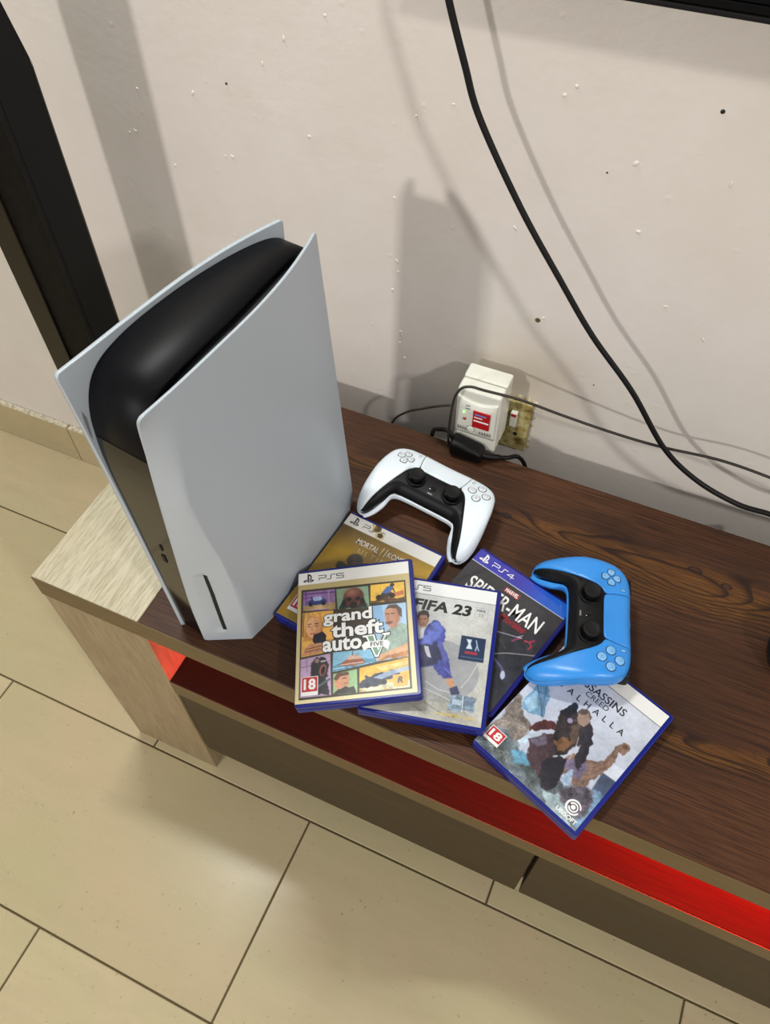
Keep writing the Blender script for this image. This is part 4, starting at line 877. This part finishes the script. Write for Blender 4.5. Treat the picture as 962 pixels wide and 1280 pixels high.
def panel(name, P, parent, mat, lift=0., depth=2.5, step=2.6, edge=.45, zf=pad_top, label=None):
    P = np.array(P); area = .5*np.sum(P[:, 0]*np.roll(P[:, 1], -1)-P[:, 1]*np.roll(P[:, 0], -1))
    if area < 0: P = P[::-1]
    V, F = cdt_mesh(P, step); d = pdist(V, P); z = zf(V)+lift-edge*np.clip(1-d/.55, 0, 1)**2
    n = len(V); vt_ = [(x, y, q) for (x, y), q in zip(V, z)]
    Ft = []
    for t_ in F:
        a, b, c = V[t_[0]], V[t_[1]], V[t_[2]]
        cr = (b[0]-a[0])*(c[1]-a[1])-(b[1]-a[1])*(c[0]-a[0])
        if abs(cr) < 1e-9: continue
        Ft.append(t_ if cr > 0 else (t_[0], t_[2], t_[1]))
    # skirt from the boundary edges
    E_ = {}
    for t_ in Ft:
        for a, b in ((t_[0], t_[1]), (t_[1], t_[2]), (t_[2], t_[0])): E_[(a, b)] = 1
    B = [(a, b) for (a, b) in E_ if (b, a) not in E_]
    idx = {}
    Fs = []
    for a, b in B:
        for q in (a, b):
            if q not in idx:
                idx[q] = (len(vt_), len(vt_)+1); x, y, zz = vt_[q]; vt_.append((x, y, zz)); vt_.append((x, y, zz-depth))
        Fs.append((idx[b][0], idx[a][0], idx[a][1], idx[b][1]))
    me = pymesh(name, [(x/1000, y/1000, q/1000) for x, y, q in vt_], Ft+Fs)
    me.polygons.foreach_set('use_smooth', [True]*len(me.polygons))
    return link(name, me, mat, parent, label=label)
def circ(cx, cy, r, n=20): return [(cx+r*math.cos(2*math.pi*k/n), cy+r*math.sin(2*math.pi*k/n)) for k in range(n)]
def lathe_part(name, prof, cx, cy, cz, mat, parent, seg=32):
    me = lathe_mesh(name, [(r/1000, z/1000) for r, z in prof], seg, (cx/1000, cy/1000, cz/1000))
    me.polygons.foreach_set('use_smooth', [len(p.vertices) == 4 for p in me.polygons])
    return link(name, me, mat, parent)
def z_at(x, y): return float(pad_top(np.array([[x, y]], float))[0])
def controller(label, shell, btn, loc, yaw, px_, ry_):
    root = thing('game_controller', label, 'game controller', loc, 'wireless game controllers')
    Rm = Matrix.Rotation(yaw, 3, 'Z') @ Matrix.Rotation(px_, 3, 'X') @ Matrix.Rotation(ry_, 3, 'Y')
    root.rotation_euler = Rm.to_euler()
    # lower shell: layered outline, closed below
    rings = []
    def inset(P, k):
        n = len(P); nr = P[(np.arange(n)+1) % n]-P[np.arange(n)-1]; nr = np.stack([-nr[:, 1], nr[:, 0]], 1); nr /= np.linalg.norm(nr, axis=1)[:, None]
        for _ in range(3): nr = (np.roll(nr, 1, 0)+nr+np.roll(nr, -1, 0)); nr /= np.linalg.norm(nr, axis=1)[:, None]
        area = .5*np.sum(P[:, 0]*np.roll(P[:, 1], -1)-P[:, 1]*np.roll(P[:, 0], -1)); return P+nr*k*(1 if area > 0 else -1)
    top_e = pad_top(OUT)
    y = OUT[:, 1]
    gr = np.clip((-y-5)/40., 0, 1); bot = 15-14.2*gr; bot = np.where(y > 10, 15+0*y, bot)
    V = []; n = len(OUT)
    for k, (ins, fr) in enumerate(((.9, 1.0), (.2, .97), (-.1, .80), (0, .6), (1.2, .38), (3.2, .20), (6.0, .07), (8.5, 0))):
        bulge = 3.2*np.clip((-y-22)/14, 0, 1)*(np.abs(OUT[:, 0]) < 62)*(1 if .1 < fr < .9 else 0)
        Q = OUT+(inset(OUT, 1)-OUT)*(ins-bulge)[:, None]; zz = bot+(top_e-1.2-bot)*fr
        for (a, b), q in zip(Q, zz): V.append((a/1000, b/1000, q/1000))
        rings.append(k)
    F = []
    for i in range(len(rings)-1):
        for j in range(n): F.append((i*n+j, i*n+(j+1) % n, (i+1)*n+(j+1) % n, (i+1)*n+j))
    base = (len(rings)-1)*n
    Pb = np.array([[V[base+j][0]*1000, V[base+j][1]*1000] for j in range(n)])
    r = delaunay_2d_cdt([Vector(p) for p in Pb], [], [list(range(n))], 1, 1e-6)
    if len(r[0]) == n:
        F += [tuple(base+q for q in t_) for t_ in r[2]]
    bm = bmesh.new(); me = pymesh('lower_shell', V, F); bm.from_mesh(me); bpy.data.meshes.remove(me)
    link('lower_shell', fromb(bm, 'lower_shell', True), shell, root)
    # black inner deck just under every panel (its rim shows as the gaps)
    panel('inner_frame', inset(OUT, 1.3), root, M['pad_black2'], lift=-1.5, depth=1.5, step=3.4)
    tpad = [(33.0, 47.6), (32.4, 40), (30.6, 28), (28.9, 20.5), (27.5, 18), (25, 16.6), (21, 16.2), (0, 16)]
    tp = tpad+[(-x, y) for x, y in tpad[::-1] if x > 0]
    tp = resample(tp[:-1]+[tp[-1]] if False else tp+[(-20, 47.6), (0, 47.8), (20, 47.6)], 1.6)
    panel('touchpad', tp, root, shell, lift=.2, step=3.2)
    outer = [(33.9, 48.1), (46, 47.6), (57, 45.3), (65.8, 39.8), (71.8, 30.8), (75.2, 18), (77.7, 2), (79.7, -16), (80.2, -32), (78.2, -45.8), (74.3, -54.2), (69.5, -58.1)]
    inner = [(66.2, -57), (64.2, -52), (60.5, -40), (55.5, -27), (50.5, -15), (46, -4), (42.5, 4), (39, 10), (35, 14.5), (31, 17.0), (29.9, 20.5), (31.5, 28), (33.3, 40)]
    W_ = np.array(catmull(outer, 4)); W2 = np.array(catmull(inner, 4)); Wp = resample(np.vstack([W_, W2]), 1.6)
    panel('right_grip_panel', Wp, root, shell, lift=.2, step=2.8)
    panel('left_grip_panel', Wp*np.array([-1, 1]), root, shell, lift=.2, step=2.8)
    # black U-shaped middle deck
    mo = [(0, 15.0), (21, 15.2), (26, 15.6), (30.5, 16.2), (34.3, 13.7), (38.2, 9.3), (41.7, 3.5), (45.1, -4.5), (49.6, -15.4), (54.6, -27.4), (59.6, -40.3), (63.2, -52.2), (65.0, -57.2)]
    mi = [(62.4, -57.0), (58.2, -52.0), (53.2, -43.3), (48.7, -33), (44.0, -24.6), (37.8, -20.0), (29, -19.0), (14, -18.5), (0, -18.5)]
    a_ = [tuple(p) for p in catmull(mo, 3)]; b_ = [tuple(p) for p in catmull(mi, 3)]
    half = a_+b_
    U_ = half+[(-x, y) for x, y in half[::-1][1:-1]]
    panel('middle_deck', resample(U_, 1.5), root, M['pad_black'], lift=-.25, step=2.8)
    # sticks
    for s in (-1, 1):
        zz = z_at(25*s, 1.5)-.3
        ring = lathe_part('stick_well', [(0.1, -.6), (9.6, -.6), (10.2, .8), (11.6, 1.3), (12.6, .8), (12.9, -1.0)], 25*s, 1.5, zz, M['pad_black'], root)
        stick = lathe_part('thumb_stick', [(6.8, -1), (6.0, 2.5), (5.6, 5.6), (7.6, 7.6), (9.1, 8.3), (9.35, 9.2), (9.1, 10.1), (8.3, 10.6), (7.4, 10.2), (4, 9.6), (.1, 9.5)], 25*s, 1.5, zz, M['pad_black2'], root)
        V = []; F = []; n_ = 36
        for k in range(n_):
            a = 2*math.pi*k/n_
            for r0, z0 in ((9.25, 8.6), (9.62, 9.2), (9.25, 9.9)): V.append(((25*s+(r0+(.15 if k % 2 else 0))*math.cos(a))/1000, (1.5+(r0+(.15 if k % 2 else 0))*math.sin(a))/1000, (zz+z0)/1000))
        for k in range(n_):
            q = (k+1) % n_
            for j in range(2): F.append((k*3+j, q*3+j, q*3+j+1, k*3+j+1))
        link('knurled_rim', pymesh('knurled_rim', V, F), M['pad_black2'], stick)
    # direction pad: four petals
    pet = np.array(catmull([(1.9, 0), (4.2, 2.9), (6.0, 4.0), (9.0, 3.9), (10.4, 2.6), (10.6, 0), (10.4, -2.6), (9.0, -3.9), (6.0, -4.0), (4.2, -2.9)], 3, True))
    for k in range(4):
        a = math.pi/2*k; R_ = np.array([[math.cos(a), -math.sin(a)], [math.sin(a), math.cos(a)]])
        c_ = np.array([5.9, 0])
        g_ = ((pet-c_)*1.16+c_)@R_.T+np.array([-52, 24.]); p_ = ((pet-c_)*.95+c_)@R_.T+np.array([-52, 24.])
        o = panel('direction_button', resample(p_, .9), root, btn, lift=1.15, depth=1.3, step=1.7, edge=.35)
        panel('button_gap', resample(g_, 1.0), o, M['groove'], lift=.26, depth=.3, step=2.4, edge=0)
        ca = np.array([8.0, 0])@R_.T+np.array([-52, 24.]); dr = np.array([math.cos(a), math.sin(a)]); pr = np.array([-dr[1], dr[0]])
        tri = [ca+dr*1.1, ca-dr*.7+pr*1.1, ca-dr*.7-pr*1.1]
        panel('arrow_mark', resample(tri, .6), o, M['grey_ink'], lift=1.22, depth=.1, step=1.2, edge=0)
    for k in range(4):
        a = math.pi/2*k; cx, cy = 52+9.6*math.cos(a), 24+9.6*math.sin(a)
        o = panel('action_button', circ(cx, cy, 4.9, 26), root, btn, lift=1.5, depth=1.6, step=1.8, edge=.5)
        panel('button_gap', circ(cx, cy, 5.75, 26), o, M['groove'], lift=.26, depth=.3, step=2.6, edge=0)
        # symbols: circle, triangle, square, cross
        zf = lambda X: pad_top(X)
        def bar(p, q, wd=.34):
            p, q = np.array(p), np.array(q); d = (q-p)/np.linalg.norm(q-p); nn = np.array([-d[1], d[0]])*wd/2
            zz = z_at(cx, cy)+1.58
            return [((p-nn)[0], (p-nn)[1], zz), ((q-nn)[0], (q-nn)[1], zz), ((q+nn)[0], (q+nn)[1], zz), ((p+nn)[0], (p+nn)[1], zz)]
        segs = []
        if k == 0: C_ = [(cx+2.2*math.cos(t_*math.pi/8), cy+2.2*math.sin(t_*math.pi/8)) for t_ in range(17)]; segs = list(zip(C_, C_[1:]))
        if k == 1: C_ = [(cx, cy+2.4), (cx-2.2, cy-1.4), (cx+2.2, cy-1.4), (cx, cy+2.4)]; segs = list(zip(C_, C_[1:]))
        if k == 2: C_ = [(cx-1.9, cy-1.9), (cx+1.9, cy-1.9), (cx+1.9, cy+1.9), (cx-1.9, cy+1.9), (cx-1.9, cy-1.9)]; segs = list(zip(C_, C_[1:]))
        if k == 3: segs = [((cx-1.9, cy-1.9), (cx+1.9, cy+1.9)), ((cx-1.9, cy+1.9), (cx+1.9, cy-1.9))]
        V = []; F = []
        for a1, a2 in segs:
            b_i = len(V); V += [(p[0]/1000, p[1]/1000, p[2]/1000) for p in bar(a1, a2)]; F.append((b_i, b_i+1, b_i+2, b_i+3))
        link('button_symbol', pymesh('button_symbol', V, F), M['grey_ink'], o)
    for s in (-1, 1):
        cap = [(s*38.5+1.3*math.cos(t_), 38+2.9*math.sin(t_)) for t_ in np.linspace(0, 2*math.pi, 17)[:-1]]
        o = panel('menu_button', cap, root, btn, lift=.75, depth=.8, step=1.5, edge=.3)
        panel('button_gap', [(s*38.5+1.75*math.cos(t_), 38+3.35*math.sin(t_)) for t_ in np.linspace(0, 2*math.pi, 17)[:-1]], o, M['groove'] , lift=.24, depth=.3, step=2, edge=0)
    # centre: round logo button, mute bar, speaker holes
    panel('home_button', [(0+4.6*math.cos(t_), -1.5+3.6*math.sin(t_)) for t_ in np.linspace(0, 2*math.pi, 21)[:-1]], root, M['gloss_black'], lift=.5, depth=.8, step=1.6, edge=.3)
    panel('mute_button', [(-3.2, -9.4), (3.2, -9.4), (3.4, -8.6), (3.2, -7.8), (-3.2, -7.8), (-3.4, -8.6)], root, M['grey_ink'], lift=.25, depth=.6, step=1.5, edge=.1)
    for k in range(10):
        x = -6+(k % 5)*3; yy = 9.5+(k//5)*2.2
        panel('speaker_hole', circ(x, yy, .55, 8), root, M['vent_black'], lift=-.20, depth=.1, step=2, edge=0)
    # shoulder buttons and triggers on the far edge
    for s in (-1, 1):
        for nm, y0, y1, z0, z1, x0, x1 in (('bumper', 42, 49.4, 27, 37.0, 37, 60), ('trigger', 38, 52.5, 5, 25.5, 39, 60)):
            bm = bmesh.new(); a, b = sorted((s*x0, s*x1)); box_bm(bm, a/1000, b/1000, y0/1000, y1/1000, z0/1000, z1/1000, .0035 if nm == 'bumper' else .006, 4)
            link(nm, fromb(bm, nm, True), M['pad_black2'], root)
    return root
controller('white game controller lying between the console and the wall, beside the gold cover', M['white_pad'], M['clear_button'], (.4055, .2866, .0033), -.1033, -.070, .08)
controller('sky blue game controller turned sideways, resting on two game cases', M['blue_pad'], M['clear_blue'], (.6300, .1890, .0106), -1.3315, -.060, -.045)

# ------------------------------------------------------------------ plug adapter, socket, cables
sk = thing('wall_socket', 'grimy yellowed wall socket behind the white plug adapter', 'socket', (.438, WY, .004))
def rel(root, name, x0, x1, y0, y1, z0, z1, mat, bev=.0012, seg=2, label=None, par=None):
    L = root.location; bm = bmesh.new(); box_bm(bm, x0-L.x, x1-L.x, y0-L.y, y1-L.y, z0-L.z, z1-L.z, bev, seg)
    return link(name, fromb(bm, name), mat, par or root, label=label)
rel(sk, 'socket_plate', .398, .4795, .4655, .4755, -.040, .052, M['socket'], .002)
bm = bmesh.new()
for k in range(26):    # crumbled plaster round the plate
    a = 2*math.pi*k/26; ex, ez = .0425*max(-1, min(1, 1.35*math.cos(a))), .0475*max(-1, min(1, 1.35*math.sin(a)))
    r = bmesh.ops.create_icosphere(bm, subdivisions=1, radius=random.uniform(.0025, .005))
    for q in r['verts']: q.co = Vector((q.co.x*1.3+ex, q.co.y*.35-.0008, q.co.z*1.3+ez+.002))
o = link('crumbled_plaster', fromb(bm, 'crumbled_plaster'), M['skirt_edge'], sk); o['kind'] = 'stuff'
s1 = rel(sk, 'switch', .4535, .4625, .459, .466, .010, .036, M['adapter'], .0012); rel(sk, 'switch_mark', .4545, .4615, .4583, .4592, .030, .0345, M['red'], .0002, 1, par=s1)
me = lathe_mesh('screw_hole', [(.0028, 0), (.0028, .0006), (.001, .0002)], 14); o = link('screw_hole', me, M['vent_black'], sk); o.rotation_euler = (math.pi/2, 0, 0); o.location = (.463-.438, .4654-WY, -.008-.004)
ad = thing('plug_adapter', 'white plug-in voltage protector with red label in the wall socket', 'adapter', (.4215, .43, .0045))
rel(ad, 'rear_housing', .392, .4505, .431, .4560, .0050, .1080, M['adapter'], .003, 3)
rel(ad, 'plug_body', .405, .440, .4550, .4650, .012, .045, M['adapter'], .002)
rel(ad, 'front_housing', .3922, .4503, .4080, .4302, .0050, .1070, M['adapter'], .004, 3)
# bulging front face
V = []; F = []; nx_, nz_ = 16, 16
for i in range(nz_+1):
    for j in range(nx_+1):
        x = j/nx_; z = i/nz_; ztop = .0955-.0065*math.sin(math.pi*x)
        V.append((.3945+.0535*x-.4215, .4065-.0035*math.sin(math.pi*min(1, max(0, x*1.0)))**.5*min(1, 4*z, 6*(1-z))-.43, .030+(ztop-.030)*z-.0045))
for i in range(nz_):
    for j in range(nx_): a = i*(nx_+1)+j; F.append((a, a+1, a+nx_+2, a+nx_+1))
fm = pymesh('front_face', V, F, True)
ff = link('front_face', fm, M['adapter'], ad)
so = ff.modifiers.new('s', 'SOLIDIFY'); so.thickness = .0035; so.offset = -1
def deco(name, x0, x1, z0, z1, mat, y0=.4026, t_=.0008, par=None): return rel(ad, name, x0, x1, y0-t_, y0+.0008, z0, z1, mat, .0002, 1, par=par)
lb = deco('red_label', .4175, .4405, .050, .0795, M['red'])
for z0, wd_k in ((.073, .016), (.068, .011)): deco('label_line', .4195, .4195+wd_k, z0, z0+.0018, M['white_ink'] if wd_k < .012 else M['blue_pad'], .4017, .0002, lb)
deco('label_line', .4190, .4395, .0615, .0640, M['white_ink'], .4017, .0002, lb)
for z0 in (.0835, .0785): deco('indicator_text', .4065, .4125, z0, z0+.0012, M['grey_ink'], .4028, .0002)
def dot(name, x, z, r, mat):
    me = lathe_mesh(name, [(r, 0), (r, .0008), (r*.6, .0014)], 14); o = link(name, me, mat, ad); o.rotation_euler = (math.pi/2, 0, 0); o.location = (x-.4215, .4030-.43, z-.0045); return o
dot('green_light', .4045, .0715, .0012, M['led_green']); dot('red_light', .4065, .0600, .0022, M['led_neon']); 
o = dot('round_button', .4160, .0440, .0052, M['adapter']); dot('button_ring', .4160, .0440, .0060, M['grey_ink']).location.y += .0007
for k in range(14):
    if 6 <= k <= 8: continue
    x = .3975+.0034*k; deco('vent_slot', x, x+.0012, .0375, .0435, M['grey_ink'], .4032, .0002)
# black plug at the foot of the adapter with its cord
pg = thing('power_plug', 'black power plug and cord plugged in below the white adapter', 'plug', (.418, .395, 0))
bm = bmesh.new(); box_bm(bm, -.024, .022, -.012, .0115, .0015, .0280, .007, 4)
for q in bm.verts:
    if q.co.x > 0: q.co.z *= 1-.35*q.co.x/.022
link('plug_head', fromb(bm, 'plug_head', True), M['cable'], pg)
tube('strain_relief', [(.018, 0, .010), (.030, .004, .0065), (.042, .010, .0045)], (.0062, .0036), M['cable'], pg)
tube('cord', [(.040, .009, .0046), (.052, .014, .0040), (.064, .028, -.004), (.075, .040, -.040), (.085, .045, -.12)], .0030, M['cable'], pg)
tube('cord', [(-.020, .002, .014), (-.030, .004, .030), (-.045, .008, .024), (-.058, .020, .002), (-.066, .030, -.05), (-.07, .032, -.12)], .0030, M['cable'], pg)
def cab(name, pts, r, mat, label):
    o = tube(name, pts, r, mat, None, 10, 10); o['label'] = label; o['category'] = 'cable'; return o
cab('cable', [(.343, .42, .80), (.345, .42, .66), (.347, .42, .553), (.350, .42, .536), (.368, .42, .487), (.387, .42, .441), (.437, .42, .362), (.490, .42, .291), (.537, .42, .231), (.596, .42, .169), (.652, .42, .097), (.702, .42, .060), (.756, .42, .0415), (.795, .42, .0415), (.85, .42, .040), (.95, .421, .044), (1.05, .422, .03), (1.10, .43, -.06)], .0033, M['cable'], 'thick black cable hanging diagonally down the wall')
cab('cable', [(.262, .442, -.20), (.276, .438, -.10), (.291, .430, -.026), (.318, .417, .020), (.350, .404, .054), (.372, .397, .074), (.386, .394, .084), (.3925, .3965, .086)], .0017, M['cable_thin'], 'thin brown cable rising from behind the stand to the left side of the adapter')
cab('cable', [(.389, .402, .0020), (.3895, .394, .022), (.3905, .3920, .060), (.3925, .3930, .090), (.396, .391, .110), (.403, .392, .1235), (.414, .394, .128), (.43, .396, .1265), (.473, .410, .1145), (.52, .415, .1055), (.564, .420, .0975), (.608, .425, .091), (.653, .430, .0875), (.717, .430, .0945), (.776, .430, .091), (.84, .431, .080), (.92, .433, .045), (.98, .438, -.04), (1.0, .442, -.20)], .0018, M['cable_thin'], 'thin dark cable looping over the adapter and along the wall to the right')

# ------------------------------------------------------------------ tower behind the stand, television, black box at the right edge
tw = thing('tower_speaker', 'tall slim black tower speaker on the floor left of the stand', 'speaker', (-.114, .309, -H))
x0, x1, y0, y1, HH = -.0460, .0460, -.031, .031, 1.12
zb = .513+.4495
def prism(name, pts, xa, xb, mat, par=tw):   # side outline (y,z) swept along x
    n = len(pts); V = [(xa, y, z) for y, z in pts]+[(xb, y, z) for y, z in pts]
    F = [tuple(range(n)), tuple(range(n, 2*n))[::-1]]+[(j, n+j, n+(j+1) % n, (j+1) % n) for j in range(n)]
    bm = bmesh.new(); me = pymesh(name, V, F); bm.from_mesh(me); bpy.data.meshes.remove(me)
    bmesh.ops.recalc_face_normals(bm, faces=bm.faces); bmesh.ops.bevel(bm, geom=list(bm.edges), offset=.0008, segments=1, affect='EDGES')
    return link(name, fromb(bm, name), mat, par)
prism('cabinet', [(y0+.006, .02), (y1-.016, .02), (y1-.008, .50), (y1, zb), (y1-.024, zb+.12), (y0+.006, zb+.12)], x0+.0005, x1, M['tower_grey'])
prism('rear_edge', [(y1-.0165, .03), (y1-.0155, .03), (y1-.0075, .50), (y1+.0004, zb), (y1-.0020, zb-.02), (y1-.0115, .50)], x1-.001, x1+.0005, M['tower_edge'])
box('front_frame', x0, x0+.036, y0, y0+.006, .02, zb+.12, M['tower_brown'], tw, .001, 1)
box('front_frame', x1-.003, x1, y0, y0+.006, .02, zb+.12, M['tower_grey'], tw, .001, 1)
box('grille', x0+.036, x1-.003, y0+.0035, y0+.0065, .10, zb+.12, M['grille'], tw)
box('foot_panel', x0+.036, x1-.003, y0+.001, y0+.0065, .02, .10, M['gloss_black'], tw)
box('base', x0-.012, x1+.012, y0-.012, y1+.012, 0, .02, M['gloss_black'], tw, .003, 2)
tv = thing('television', 'black flat television on the wall at the top right', 'television', (.86, WY, .5645))
def tvb(name, a, b, c, d, e, f, mat, bev=.001): return rel(tv, name, a, b, c, d, e, f, mat, bev)
TX0, TX1, TZ0, TZ1 = .385, 1.335, .5645, 1.12
tvb('back_cover', TX0+.01, TX1-.01, .416, .450, TZ0+.01, TZ1-.01, M['pad_black2'], .006)
tvb('wall_mount', .76, .96, .449, WY-.0003, .75, .95, M['pad_black2'])
tvb('screen', TX0+.008, TX1-.008, .4030, .4140, TZ0+.011, TZ1-.008, M['tv_black'], .0004)
tvb('bezel', TX0, TX1, .400, .417, TZ0, TZ0+.0040, M['tower_grey'], .0010)
tvb('speaker_strip', TX0+.001, TX1-.001, .4010, .417, TZ0+.0052, TZ0+.0108, M['tv_black'], .0004)
for a, b, e, f in ((TX0, TX1, TZ1-.008, TZ1), (TX0, TX0+.008, TZ0+.0116, TZ1-.0081), (TX1-.008, TX1, TZ0+.0116, TZ1-.0081)): tvb('bezel', a, b, .401, .417, e, f, M['gloss_black'], .0008)
dv = thing('black_device', 'black rounded device cut off by the right edge of the photo', 'device', (.870, .262, .0002))
me = lathe_mesh('housing', [(.036, 0), (.041, .002), (.0425, .010), (.0425, .028), (.040, .035), (.034, .038), (.01, .0385)], 40); me.polygons.foreach_set('use_smooth', [len(p.vertices) == 4 for p in me.polygons])
link('housing', me, M['gloss_black'], dv)
link('rim', lathe_mesh('rim', [(.0428, .012), (.0434, .0135), (.0434, .018), (.0428, .0195)], 40), M['tower_grey'], dv)
tube('lead', [(.0, .042, .008), (-.018, .085, .003), (-.038, .118, .0025), (-.046, .142, .0025), (-.043, .152, .0022), (-.042, .158, -.003), (-.042, .160, -.02)], .0020, M['cable'], dv)
